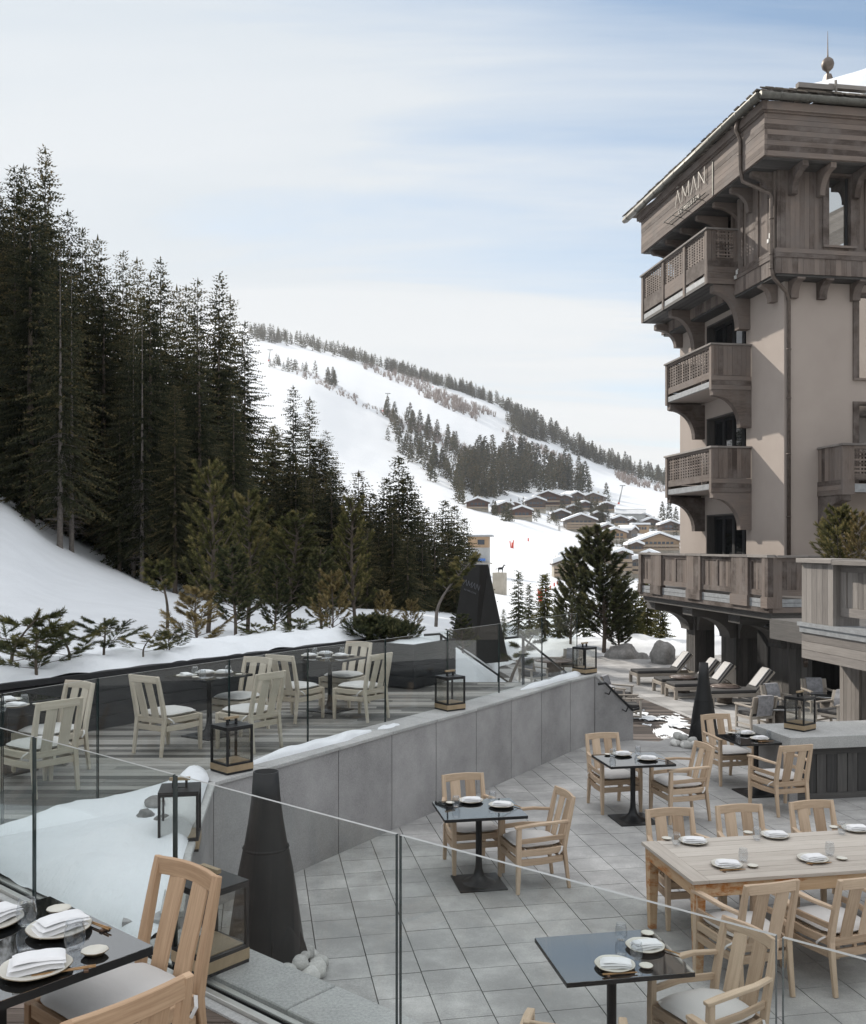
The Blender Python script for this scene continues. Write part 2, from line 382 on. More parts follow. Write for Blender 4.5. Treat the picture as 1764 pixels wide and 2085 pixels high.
# high thin cloud: project the direction on a cloud layer, stretch it into streaks
zz = math_(nt, 'MAXIMUM', sep.outputs[2], .03)
cx_ = math_(nt, 'DIVIDE', sep.outputs[0], math_(nt, 'ADD', zz, .18)); cy_ = math_(nt, 'DIVIDE', sep.outputs[1], math_(nt, 'ADD', zz, .18))
cmb = N(nt, 'CombineXYZ'); L(nt, cx_, cmb.inputs[0]); L(nt, cy_, cmb.inputs[1])
mp = N(nt, 'Mapping'); mp.inputs['Scale'].default_value = (.42, 2.3, 1); mp.inputs['Rotation'].default_value = (0, 0, R(-40)); mp.inputs['Location'].default_value = (3.1, 1.7, 0); L(nt, cmb.outputs[0], mp.inputs[0])
n1 = N(nt, 'TexNoise', Scale=1.1, Detail=9, Roughness=.56, Distortion=.5); L(nt, mp.outputs[0], n1.inputs[0])
n2 = N(nt, 'TexNoise', Scale=.45, Detail=3, Roughness=.5); L(nt, mp.outputs[0], n2.inputs[0])
# veil is thicker low down and thins towards the upper right
el = math_(nt, 'ADD', math_(nt, 'MULTIPLY', sep.outputs[2], -1.15), math_(nt, 'MULTIPLY', math_(nt, 'MAXIMUM', math_(nt, 'SUBTRACT', sep.outputs[2], .52), 0), 4.0))
rt = math_(nt, 'ADD', math_(nt, 'MULTIPLY', math_(nt, 'MULTIPLY', sep.outputs[0], math_(nt, 'MAXIMUM', sep.outputs[1], 0)), -1.25), .15)
cl = math_(nt, 'ADD', math_(nt, 'ADD', math_(nt, 'MULTIPLY', n1.outputs[0], 1.7), math_(nt, 'MULTIPLY', n2.outputs[0], .5)), math_(nt, 'ADD', el, rt))
cf = ramp(nt, cl, [(.22, (.10,)*3), (.54, (.52,)*3), (.92, (.96,)*3)])
zr = ramp(nt, sep.outputs[2], [(0, (8.1, 8.0, 7.8)), (.22, (7.6, 7.7, 7.7)), (.52, (6.5, 6.95, 7.35)), (.75, (13.0, 13.1, 13.3))])
tone = ramp(nt, n1.outputs[0], [(.35, (.90, .93, .955)), (.60, (1, 1, 1))])
cc = mixc(nt, 1.0, zr, tone, 'MULTIPLY')
sk2 = mixc(nt, 1.0, sky.outputs[0], (1.32, 1.44, 1.36), 'MULTIPLY')
L(nt, mixc(nt, cf, sk2, cc), bg.inputs[0])
SC.view_settings.view_transform = 'Standard'; SC.view_settings.look = 'None'; SC.view_settings.exposure = .22; SC.view_settings.gamma = 1
SC.cycles.max_bounces = 10; SC.cycles.transparent_max_bounces = 24; SC.cycles.diffuse_bounces = 3; SC.cycles.glossy_bounces = 4
SC.cycles.caustics_reflective = False; SC.cycles.caustics_refractive = False; SC.cycles.use_denoising = True

# ------------------------------------------------------------ directions on the site
TA = R(10.4); TR = Vector((math.cos(TA), math.sin(TA), 0)); TL = Vector((-math.sin(TA), math.cos(TA), 0))   # lower terrace grid
GA = Vector((.759, -.651, 0)); GN = Vector((.651, .759, 0)); G0 = Vector((-.16, 4.18, 0))                    # near glass guard line
DA = Vector((.545, .838, 0)); DP = Vector((-.838, .545, 0))                                                  # upper deck furniture line
DECK = 1.04; LOW = -1.2
def glass_at(xd):
    r = (xd-CX)/F; s = (r*G0.y-G0.x)/(GA.x-r*GA.y); return G0+GA*s, s
def inside(p, poly):
    c = False; n = len(poly)
    for i in range(n):
        x1, y1 = poly[i][:2]; x2, y2 = poly[(i+1) % n][:2]
        if (y1 > p[1]) != (y2 > p[1]) and p[0] < (x2-x1)*(p[1]-y1)/(y2-y1)+x1: c = not c
    return c
def clip_poly(poly, p, n):
    """keep the part of a 2D polygon on the side of line (p, normal n) where dot >= 0"""
    out = []; m = len(poly)
    for i in range(m):
        a, b = poly[i], poly[(i+1) % m]
        da = (a[0]-p[0])*n[0]+(a[1]-p[1])*n[1]; db = (b[0]-p[0])*n[0]+(b[1]-p[1])*n[1]
        if da >= 0: out.append(a)
        if (da >= 0) != (db >= 0):
            t = da/(da-db); out.append((a[0]+(b[0]-a[0])*t, a[1]+(b[1]-a[1])*t))
    return out
# curved granite wall: foot of its outer face
WP = [(-2.06, 8.98), (-1.66, 9.56), (-1.04, 10.55), (-.49, 11.42), (.04, 12.22), (.59, 13.06), (1.14, 13.95), (1.68, 14.82), (2.26, 15.75), (2.78, 16.46), (3.49, 16.66)]
FW = [(-2.06, 8.98), (-1.76, 6.9), (-1.53, 5.80)]

# ------------------------------------------------------------ lower terrace paving
terr = [(-1.75, 5.6), (-2.0, 6.9), (-2.3, 9.1)] + [(x-.24, y+.2) for x, y in WP[1:-1]] + [(3.3, 16.3), (12.5, 17.1), (12.5, 1.0), (4.0, 1.0)]
def paving(name, poly, z, size, gap, ang, org, mat, th=.05, label=None):
    m = MB(); c, s = math.cos(ang), math.sin(ang)
    inv = lambda p: ((p[0]-org[0])*c+(p[1]-org[1])*s, -(p[0]-org[0])*s+(p[1]-org[1])*c)
    q = [inv(p) for p in poly]; x0, x1 = min(p[0] for p in q), max(p[0] for p in q); y0, y1 = min(p[1] for p in q), max(p[1] for p in q)
    for i in range(int(x0/size)-1, int(x1/size)+2):
        off = (i*37 % 11-5)*.004
        for j in range(int(y0/size)-1, int(y1/size)+2):
            cx, cy = (i+.5)*size, (j+.5)*size+off
            if not inside((cx, cy), q): continue
            X, Y = org[0]+cx*c-cy*s, org[1]+cx*s+cy*c
            m.box((X, Y, z-th/2+U(-.0012, .0012)), (size-gap, size-gap, th), rz=ang+U(-.0015, .0015), tint=U(0, 1))
    o = m.build(name, mat, fix=False); tag(o, kind='structure'); return o
paving('terrace_paving', terr, 0, .4, .0085, TA, gp(646, 1952)[:2], 'tile')
def slab(name, poly, z0, z1, mat, kind='structure', uvtint=.5):
    m = MB(); m.prism([(x, y, z0) for x, y in poly], (0, 0, z1-z0), tint=uvtint); o = m.build(name, mat); return tag(o, kind=kind)
slab('terrace_slab', [(-1.35, 5.5), (-1.72, 6.9), (-2.0, 9.0), (-1.1, 10.6), (.5, 13.1), (2.2, 15.8), (2.9, 16.5), (12.4, 17.0), (12.4, 0.6), (3.6, .6)], -1.25, -.03, 'grout')
slab('terrace_step', [(2.55, 15.9), (2.75, 16.42), (3.3, 16.72), (3.9, 16.55), (4.25, 16.95), (5.2, 17.3), (12.3, 18.2), (12.3, 17.0), (5.3, 16.05), (4.2, 15.75), (3.3, 15.75)], -.28, .006, 'tile_far')
slab('terrace_retaining_wall', [(3.3, 16.4), (12.3, 17.9), (12.3, 17.7), (3.3, 16.2)], -1.25, -.285, 'wall')
# lounge terrace, boardwalk and the snow patch on it
lounge = [(1.6, 21), (2.6, 36), (4, 39.5), (11, 40), (22, 44), (24, 18), (3.4, 17.4)]
paving('lounge_paving', lounge, LOW, .6, .012, R(9.2), (0, 20), 'tile_far', th=.06)
slab('lounge_slab', [(1.3, 20.5), (2.4, 36.2), (4, 39.8), (11, 40.3), (22.2, 44.2), (24.2, 17), (3.2, 17)], -1.6, LOW-.03, 'grout')
bw = MB(); y = 17.6
while y < 30.2:
    xr = 7.55-(y-21)*.178; xl = max(3.1, xr-3.6)
    bw.bb(xl, xr, y, y+.135, LOW+.004, LOW+.034, tint=U(0, 1)); y += .145
tag(bw.build('boardwalk', 'deck_dark', fix=False), kind='structure')
ps = MB()
def patch(u, v):
    a = u*2*math.pi; r = v*(1+.28*math.sin(3*a+1)+.22*math.sin(7*a)+.12*math.sin(13*a+2)); p = Vector((5.75+.85*r*math.cos(a)-.45*r*math.sin(a), 24.6+2.9*r*math.sin(a), 0))
    h = .05*(1-v)+.035*pnoise(p*3.1)+.02*pnoise(p*8); p.z = LOW+.036+h-.03*v**4; return p
ps.grid(120, 44, patch, skip=lambda u, v: pnoise(patch(u, v)*2.3)+.5*pnoise(patch(u, v)*6)+.25*v > .22); tag(ps.build('snow_patch', 'snow', fix=False), kind='structure')

# ------------------------------------------------------------ curved granite wall and the planter walls
gw = empty('granite_wall', (-2.06, 8.98, 0), 0, 'long curved grey granite retaining wall between upper deck and lower terrace', 'wall')
def LW(o): return Vector((o[0]+2.06, o[1]-8.98, o[2]))
m = MB()
def wall_panel(m, a, b, z0, z1a, z1b, th=.34, gap=.007, sub=1):
    a = Vector((a[0], a[1], 0)); b = Vector((b[0], b[1], 0)); d = (b-a).normalized(); n = Vector((-d.y, d.x, 0))
    a2, b2 = a+d*gap, b-d*gap
    pts = [LW(a2+Vector((0, 0, z0))), LW(b2+Vector((0, 0, z0))), LW(b2+Vector((0, 0, z1b))), LW(a2+Vector((0, 0, z1a)))]
    m.prism(pts, n*th, gl=2)
    pts = [LW(a+n*.012+Vector((0, 0, z0))), LW(b+n*.012+Vector((0, 0, z0))), LW(b+n*.012+Vector((0, 0, z1b-.01))), LW(a+n*.012+Vector((0, 0, z1a-.01)))]
for a, b in zip(WP[:-2], WP[1:-1]): wall_panel(m, a, b, -.05, 1.14, 1.14)
wall_panel(m, WP[-2], WP[-1], -1.2, 1.14, .50)
for a, b in zip(FW[1:], FW[:-1]): wall_panel(m, a, b, -.05, 1.14, 1.14)
m.build('wall_panel', 'wall', gw)
m = MB()                                           # dark joint core just behind the panels
for a, b in list(zip(WP[:-1], WP[1:]))+list(zip(FW[::-1][:-1], FW[::-1][1:]))[::1]:
    a_ = Vector((*a, 0)); b_ = Vector((*b, 0)); d = (b_-a_).normalized(); n = Vector((-d.y, d.x, 0)); zt = .45 if b == WP[-1] else 1.12
    m.prism([LW(a_+n*.02+Vector((0, 0, -.04))), LW(b_+n*.02+Vector((0, 0, -.04))), LW(b_+n*.02+Vector((0, 0, zt))), LW(a_+n*.02+Vector((0, 0, 1.12)))], n*.02)
m.build('joint_core', 'grout', gw)
def coping(m, pts, z0, z1, wi, wo_, zf=None, split=1):
    P = [Vector((x, y, 0)) for x, y in pts]; nn = []
    for i in range(len(P)):
        d = (P[min(i+1, len(P)-1)]-P[max(i-1, 0)]).normalized(); nn.append(Vector((-d.y, d.x, 0)))
    for i in range(len(P)-1):
        d = (P[i+1]-P[i]).normalized()*.003
        q = [P[i]-nn[i]*wo_+d, P[i+1]-nn[i+1]*wo_-d, P[i+1]+nn[i+1]*wi-d, P[i]+nn[i]*wi+d]
        za = zf(i) if zf else 0; zb = zf(i+1) if zf else 0
        lo = [LW(v+Vector((0, 0, z0+(zb if k in (1, 2) else za)))) for k, v in enumerate(q)]
        m.prism(lo, (0, 0, z1-z0), tint=U(0, 1))
m = MB(); coping(m, WP, 1.142, 1.18, .42, .02, zf=lambda i: -.64 if i == len(WP)-1 else 0)
coping(m, FW[::-1], 1.142, 1.18, .12, .02, zf=lambda i: 0)
m.build('coping', 'coping', gw, bevel=.004)
# handrail on the sloping end of the wall
m = MB(); hr = [at(1219, 1393, 16.2), at(1233, 1391, 16.25), at(1288.5, 1446, 16.42), at(1301, 1443, 16.5)]
m.tube([LW(p) for p in hr], .022, 8)
for f in (.22, .85):
    p = hr[1].lerp(hr[2], f); m.tube([LW(p), LW(p+Vector((-.04, -.0, -.09))), LW(p+Vector((-.06, .22, -.10)))], .012, 6)
m.build('handrail', 'black_metal', gw)
# near coping outside the glass guard
m = MB(); s0 = -2.05; s = s0
while s < 4.4:
    e = min(s+1.25, 4.5); q = [G0+GA*(s+.004)+GN*.06, G0+GA*(e-.004)+GN*.06, G0+GA*(e-.004)+GN*.40, G0+GA*(s+.004)+GN*.40]
    m.prism([v+Vector((0, 0, 1.045)) for v in q], (0, 0, .055), tint=U(0, 1)); s = e
near = m.build('granite_coping', 'coping', bevel=.006); tag(near, 'pale granite ledge running along the outer side of the near glass guard', 'ledge')
m = MB(); q = [G0+GA*s0+GN*.08, G0+GA*4.5+GN*.08, G0+GA*4.5+GN*.37, G0+GA*s0+GN*.37]
m.prism([v+Vector((0, 0, -.05)) for v in q], (0, 0, 1.09)); tag(m.build('retaining_wall', 'wall'), 'grey retaining wall under the near granite ledge', 'wall')

# ------------------------------------------------------------ decks
UG = [(-4.6, 5.8), (-3.42, 7.56), (-2.97, 8.48), (-2.16, 9.6), (-1.4, 10.95), (-.6, 12.02), (.2, 13.2), (.99, 14.38), (1.78, 15.65)]   # foot of the upper glass
def interp(P, y):
    for a, b in zip(P, P[1:]):
        if a[1] <= y <= b[1]: return lerp(a[0], b[0], (y-a[1])/(b[1]-a[1]))
    return P[0][0] if y < P[0][1] else P[-1][0]
PL = lambda y: -5.05+(y-11.16)*.717                # face of the black planter
m = MB(); y = 6.3
while y < 16.45:
    xr = interp(UG, y)+.0; xl = max(PL(y), -12.0)-.05
    x = xl-U(0, 2)
    while x < xr:
        x2 = min(x+U(2.2, 3.6), xr)
        if x2 > xl and x2-max(x, xl) > .02: m.bb(max(x, xl)+.002, x2-.002, y, y+.132, DECK-.03, DECK+U(-.001, .001), tint=U(0, 1))
        x = x2
    y += .14
tag(m.build('upper_deck', 'deck', fix=False), kind='structure')
slab('upper_deck_frame', [(-12, 6.2), (-5.0, 6.2), (-3.47, 7.56), (-3.02, 8.48), (-2.21, 9.6), (-.65, 12.02), (.94, 14.38), (1.6, 15.6), (1.6, 16.4), (-1.3, 16.4), (-5.0, 11.2), (-12, 11.2)], .2, DECK-.035, 'grout')
m = MB(); y = -1.0                                  # near deck on the camera's side of the glass
near_poly = [(-9, -1.2), (3.5, -1.2), tuple((G0+GA*4.3-GN*.03)[:2]), tuple((G0-GA*7.5-GN*.03)[:2]), (-9, 9)]
while y < 9:
    q = [(-9.0, y), (3.5, y), (3.5, y+.132), (-9.0, y+.132)]
    q = clip_poly(q, tuple((G0-GN*.035)[:2]), (-GN.x, -GN.y))
    if len(q) >= 3: m.prism([(a, b, DECK-.03) for a, b in q], (0, 0, .03), tint=U(0, 1))
    y += .14
tag(m.build('near_deck', 'deck_brown', fix=False), kind='structure')
slab('near_deck_frame', [(-9, -1.2), (3.3, -1.2), tuple((G0+GA*4.3-GN*.06)[:2]), tuple((G0-GA*7.5-GN*.06)[:2])], .3, DECK-.035, 'grout')

# glass channel and panels of the near guard
ch = empty('guard_rail', G0, 0, 'clear frameless glass guard crossing the foreground in its metal floor channel', 'glass guard')
def rel(p): return Vector((p[0]-G0.x, p[1]-G0.y, p[2]))
def gbox(m, s0, s1, n0, n1, z0, z1, **k):
    q = [G0+GA*s0+GN*n0, G0+GA*s1+GN*n0, G0+GA*s1+GN*n1, G0+GA*s0+GN*n1]
    m.prism([rel(v+Vector((0, 0, z0))) for v in q], (0, 0, z1-z0), **k)
m = MB(); gbox(m, -7, 4.4, -.055, -.016, .9, 1.075); gbox(m, -7, 4.4, .016, .05, .9, 1.08)
m.build('channel', 'steel', ch, bevel=.003)
m = MB(); gbox(m, -7, 4.4, -.016, -.009, .9, 1.07); gbox(m, -7, 4.4, .009, .016, .9, 1.07); m.build('gasket', 'black_metal', ch)
m = MB(); gbox(m, -7, 4.4, -.115, -.057, DECK-.02, 1.052); m.build('floor_trim', 'coping', ch, bevel=.002)
def pane(a, b, z0, z1, parent, org, th=.017):
    a = Vector((a[0], a[1], 0)); b = Vector((b[0], b[1], 0)); d = (b-a).normalized(); n = Vector((-d.y, d.x, 0))*th/2
    m = MB(); q = [a-n, b-n, b+n, a+n]; ids = [m.V(v+Vector((0, 0, z))-org) for z in (z0, z1) for v in q]
    m.face([ids[0], ids[1], ids[5], ids[4]]); m.face([ids[2], ids[3], ids[7], ids[6]])
    m.face([ids[4], ids[5], ids[6], ids[7]], mi=2); m.face([ids[0], ids[3], ids[2], ids[1]], mi=1)
    m.face([ids[1], ids[2], ids[6], ids[5]], mi=1); m.face([ids[3], ids[0], ids[4], ids[7]], mi=1)
    return m.build('glass_panel', ['pane', 'pane_edge', 'pane_top'], parent, fix=True)
cuts = [-600, 70, 357, 812, 1588, 2600]
G0z = Vector((G0.x, G0.y, 0)); ch.location = (G0.x, G0.y, 0)
for a, b in zip(cuts, cuts[1:]):
    pa, _ = glass_at(a); pb, _ = glass_at(min(b, 2300))
    pane(pa+GA*.011, pb-GA*.011, DECK-.02, DECK+1.10, ch, G0z)
# upper guard, standing at the back edge of the wall coping
ug = empty('guard_rail', (-2.16, 9.6, 0), 0, 'clear frameless glass guard edging the upper deck behind the granite coping', 'glass guard')
O2 = Vector((-2.16, 9.6, 0))
UGP = [(-4.6, 5.75), (-3.9, 6.8), (-3.42, 7.6), (-2.97, 8.48), (-2.10, 9.86), (-1.43, 10.93), (-.6, 12.02), (.2, 13.2), (.99, 14.38), (1.78, 15.65), (2.5, 16.6)]
for a, b in zip(UGP, UGP[1:]):
    A, B = Vector((*a, 0)), Vector((*b, 0)); d = (B-A).normalized()
    pane(A+d*.008, B-d*.008, DECK+.02, 2.22, ug, O2, th=.016)
m = MB()
for a, b in zip(UGP, UGP[1:]):
    A, B = Vector((*a, 0)), Vector((*b, 0)); d = (B-A).normalized(); n = Vector((-d.y, d.x, 0))
    m.prism([v+Vector((0, 0, DECK-.03))-O2 for v in (A-n*.03, B-n*.03, B-n*.012, A-n*.012)], (0, 0, .13)); m.prism([v+Vector((0, 0, DECK-.03))-O2 for v in (A+n*.012, B+n*.012, B+n*.03, A+n*.03)], (0, 0, .10))
m.build('channel', 'black_metal', ug)

# snow in the triangular planter between the two guards, its boulders
def tri(u, v):
    # u along the planter (left->right), v from the near guard to the far guard
    pa = G0+GA*lerp(-5.2, -2.03, u)+GN*.045
    pbx = interp_t([(-4.4, 6.1), (-3.40, 7.56), (-2.95, 8.45), (-2.2, 9.45), (-2.0, 8.9), (-1.78, 7.2), (-1.58, 5.92)], u)
    return pa, pbx
def interp_t(P, t):
    t *= len(P)-1; i = min(int(t), len(P)-2); return Vector((lerp(P[i][0], P[i+1][0], t-i), lerp(P[i][1], P[i+1][1], t-i), 0))
FARP = [(0, (-4.4, 6.2)), (.30, (-3.46, 7.5)), (.45, (-3.0, 8.4)), (.60, (-2.25, 9.45)), (.72, (-2.10, 8.98)), (.87, (-1.80, 6.95)), (1, (-1.60, 5.90))]
def triplanter(u, v):
    pa = G0+GA*lerp(-5.6, -2.03, u)+GN*.045
    for (a, p), (b, q) in zip(FARP, FARP[1:]):
        if u <= b+1e-6: pb = Vector((lerp(p[0], q[0], (u-a)/(b-a)), lerp(p[1], q[1], (u-a)/(b-a)), 0)); break
    q = pa.lerp(pb, v); wd = (pb-pa).length; dd = min(v, 1-v)*wd; dd = min(dd, abs(1-u)*2.2)
    q.z = 1.10+.15*(1-math.exp(-dd*4))+.05*pnoise(q*1.7)+.012*pnoise(q*7)+.004*pnoise(q*22)
    if u > .6: q.z += .085*max(0, v-.6)/.4
    return q
m = MB(); m.grid(110, 80, triplanter); tag(m.build('planter_snow', 'snow', fix=True), kind='structure')
slab('planter_soil', [tuple((G0+GA*-5.6+GN*.04)[:2]), tuple((G0+GA*-2.02+GN*.04)[:2]), (-1.64, 5.85), (-1.9, 6.95), (-2.2, 9.0), (-2.3, 9.5), (-3.46, 7.5), (-4.4, 6.2)], -.05, 1.07, 'grout')
# lumps of snow lying on the coping
def snow_lump(pts, wd, hh, label, name='snow_pile', base=1.18, off=.2):
    m = MB(); P = [Vector((*p, 0)) for p in pts]; n = 40
    def fn(u, v):
        t = u*(len(P)-1); i = min(int(t), len(P)-2); p = P[i].lerp(P[i+1], t-i); d = (P[i+1]-P[i]).normalized(); nn = Vector((-d.y, d.x, 0))
        e = math.sin(math.pi*min(1, max(0, u)))**.45; a = (v-.5)*2
        ww = wd*e*(.8+.45*pnoise(Vector((u*5, base+pts[0][0], 2)))); q = p+nn*(off+a*ww/2)
        q.z = base-.006+hh*e*max(0, 1-a*a)**.6*(.75+.5*pnoise(Vector((u*7, a, pts[0][1])))); return q
    m.grid(n, 14, fn); return tag(m.build(name, 'snow', fix=True), label, 'snow pile', 'snow left on the granite coping')
snow_lump([(-1.72, 9.5), (-1.06, 10.55), (-.55, 11.35)], .30, .11, 'long drift of snow lying on the coping beside the nearest black lantern', off=.22)
snow_lump([(-.50, 11.42), (-.26, 11.78)], .17, .035, 'thin small smear of snow on the coping below the glass', off=.2)
snow_lump([(-2.10, 8.82), (-2.02, 9.10)], .22, .05, 'rounded cap of snow on the near corner of the granite wall', off=.2)
snow_lump([(1.5, 14.55), (2.0, 15.3), (2.5, 16.1), (2.72, 16.4)], .26, .10, 'long ridge of snow on the far end of the coping', off=.2)
def boulder(name, loc, size, label, cat, mat='rock', seed=0, group=None, snowcap=False):
    m = MB(); sx, sy, sz = size
    def fn(u, v):
        a = u*2*math.pi; b = (v-.5)*math.pi; d = Vector((math.cos(a)*math.cos(b), math.sin(a)*math.cos(b), math.sin(b)))
        r = 1+.22*pnoise(d*1.6+Vector((seed, 0, 3)))+.07*pnoise(d*5+Vector((seed, 1, 0)))
        return Vector((d.x*sx*r, d.y*sy*r, d.z*sz*r))
    m.grid(25, 15, fn); o = m.build(name, mat, fix=True); o.location = loc; o.rotation_euler = (0, 0, U(0, 6)); return tag(o, label, cat, group)
for (xd, yd, Y, sz, lab) in ((316, 1637, 7.95, (.085, .08, .07), 'largest round grey boulder half sunk in the planter snow'), (296, 1663, 7.6, (.10, .07, .055), 'flattish grey stone in front of the largest boulder in the snow'), (330, 1671, 7.5, (.075, .06, .045), 'small pale stone under a cap of snow beside the black lantern')):
    p = at(xd, yd, Y); boulder('boulder', p, sz, lab, 'boulder', 'rock', xd, 'stones in the planter snow')

# ------------------------------------------------------------ black timber planter
bp = empty('timber_planter', (-5.05, 11.16, DECK), 0, 'long low black timber planter wall holding back the snow behind the deck', 'planter')
pd = Vector((.583, .813, 0)); pn = Vector((-.813, .583, 0)); B0 = Vector((-5.05, 11.16, 0))
m = MB()
for k in range(4):
    z0 = k*.165
    for s0_, s1_ in ((-7, -2.4), (-2.4, 1.1), (1.1, 4.6), (4.6, 6.9)):
        m.prism([v for v in (pd*(s0_+.003)+Vector((0, 0, z0)), pd*(s1_-.003)+Vector((0, 0, z0)), pd*(s1_-.003)+Vector((0, 0, z0+.158)), pd*(s0_+.003)+Vector((0, 0, z0+.158)))], pn*.05, gl=1)
m.build('side_board', 'black_wood', bp, bevel=.004)
m = MB(); m.prism([pd*-7-pn*.02+Vector((0, 0, .665)), pd*6.9-pn*.02+Vector((0, 0, .665)), pd*6.9-pn*.02+Vector((0, 0, .74)), pd*-7-pn*.02+Vector((0, 0, .74))], pn*.14, gl=1); m.build('cap', 'black_wood', bp, bevel=.006)
bx = empty('timber_planter', (-.31, 15.6, DECK), 0, 'square black timber planter box at the end of the deck filled with low shrubs', 'planter')
m = MB()
for k in range(4):
    z0, z1 = k*.18+.02, k*.18+.195
    m.prism([Vector((0, 0, z0)), DP*.95+Vector((0, 0, z0)), DP*.95+Vector((0, 0, z1)), Vector((0, 0, z1))], DA*.05, gl=0)
    m.prism([DA*.055+Vector((0, 0, z0)), DA*1.3+Vector((0, 0, z0)), DA*1.3+Vector((0, 0, z1)), DA*.055+Vector((0, 0, z1))], DP*.05, gl=1)
    m.prism([DP*.9+DA*.055+Vector((0, 0, z0)), DP*.9+DA*1.3+Vector((0, 0, z0)), DP*.9+DA*1.3+Vector((0, 0, z1)), DP*.9+DA*.055+Vector((0, 0, z1))], DP*.05, gl=1)
m.build('side_board', 'black_wood', bx, bevel=.005)
m = MB()
m.grid(20, 20, lambda u, v: DP*(.06+.82*u)+DA*(.07+1.2*v)+Vector((0, 0, .68+.09*math.sin(math.pi*u)*math.sin(math.pi*v)+.03*pnoise(Vector((u*4, v*4, 0))))))
m.build('soil_snow', 'snow', bx)

# ------------------------------------------------------------ stair and its handrails at the far end of the deck
st = empty('stair', (.11, 16.6, DECK), 0, 'flight of steps leading down from the far end of the deck', 'stair')
m = MB(); sw = Vector((1.45, -.55, 0)); sl = Vector((.545, .838, 0))
for k in range(13):
    zt = -.165*(k+1); m.prism([sl*(.34*k)+Vector((0, 0, zt-.16)), sl*(.34*k)+sw*1.35+Vector((0, 0, zt-.16)), sl*(.34*(k+1)+.02)+sw*1.35+Vector((0, 0, zt-.16)), sl*(.34*(k+1)+.02)+Vector((0, 0, zt-.16))], (0, 0, .16))
m.build('step', 'coping', st)
def rail(root, pts, posts, lab):
    o = empty('handrail', root, 0, lab, 'handrail'); m = MB(); r0 = Vector(root)
    m.tube([Vector(p)-r0 for p in pts], .02, 8); m.build('rail', 'black_metal', o)
    for (p, zb) in posts:
        m = MB(); m.sweep([(p[0]-r0.x, p[1]-r0.y, zb-r0.z), (p[0]-r0.x, p[1]-r0.y, p[2]-r0.z-.01)], .045, .045); m.build('post', 'black_metal', o)
P1 = Vector((.11, 16.6, 1.86)); P2 = P1+sl*3.4+Vector((0, 0, -1.55))
rail((.11, 16.6, DECK), [P1-sl*.25+Vector((-.12, 0, .0)), P1, P2, P2+sl*.25], [(P1+sl*.06, DECK), (P1.lerp(P2, .62), -.1), (P2, -1.2)], 'thin black handrail descending in front of the snow bank left of the steps')
P1 = Vector((1.49, 16.12, 1.86)); P2 = P1+sl*3.4+Vector((0, 0, -1.55))
rail((1.49, 16.12, DECK), [P1-sl*.35+Vector((-.1, 0, 0)), P1, P2, P2+sl*.25], [(P1+sl*.06, DECK-.05), (P2, -1.2)], 'thin black handrail descending on the right of the steps beside the granite wall')
# ------------------------------------------------------------ the hotel (local frame: x along the right facade, y along the left facade)
HZ = math.atan2(.1605, .987)
hotel = empty('hotel_building', (10.085, 27.5, 0), HZ, 'tall chalet style hotel with plaster walls and weathered timber top floor and balconies', 'hotel')
def planks_x(m, x0, x1, y0, y1, z0, z1, n, axis='z', gap=.006, vari=.006, mi=0):
    """boards stacked along axis"""
    for k in range(n):
        if axis == 'z': a, b = lerp(z0, z1, k/n), lerp(z0, z1, (k+1)/n); e = U(0, vari); m.bb(x0-(e if x1-x0 < .3 else 0), x1, y0-(e if y1-y0 < .3 else 0), y1, a+gap/2, b-gap/2, mi=mi)
        if axis == 'y': a, b = lerp(y0, y1, k/n), lerp(y0, y1, (k+1)/n); e = U(0, vari); m.bb(x0-e, x1, a+gap/2, b-gap/2, z0, z1, mi=mi)
        if axis == 'x': a, b = lerp(x0, x1, k/n), lerp(x0, x1, (k+1)/n); e = U(0, vari); m.bb(a+gap/2, b-gap/2, y0-e, y1, z0, z1, mi=mi)
# plaster walls with door and window openings
m = MB(); DZ = [(2.1, 4.42), (5.35, 7.67), (8.49, 10.81)]
m.bb(0, .35, 0, 2.25, 1.6, 11.1); m.bb(0, .35, 5.06, 7.2, 1.6, 11.1)
zz_ = 1.6
for a, b in DZ: m.bb(0, .35, 2.25, 5.06, zz_, a); zz_ = b
m.bb(0, .35, 2.25, 5.06, zz_, 11.1)
WN = [(8.26, 10.68), (5.1, 7.51)]
m.bb(.35, 2.2, 0, .35, 1.6, 11.1); m.bb(3.9, 12, 0, .35, 1.6, 11.1)
zz_ = 11.1
for a, b in WN: m.bb(2.2, 3.9, 0, .35, b, zz_); zz_ = a
m.bb(2.2, 3.9, 0, .35, 1.6, zz_)
m.bb(0, 12, 6.9, 7.2, 1.6, 11.1) if False else m.bb(.35, 12, 6.85, 7.2, 1.6, 11.1)
m.build('wall', 'plaster', hotel)
m = MB(); m.bb(1.4, 1.45, 2, 5.3, 1.6, 11); m.bb(2.0, 4.2, 1.6, 1.65, 1.6, 11); m.build('interior_wall', 'interior', hotel)
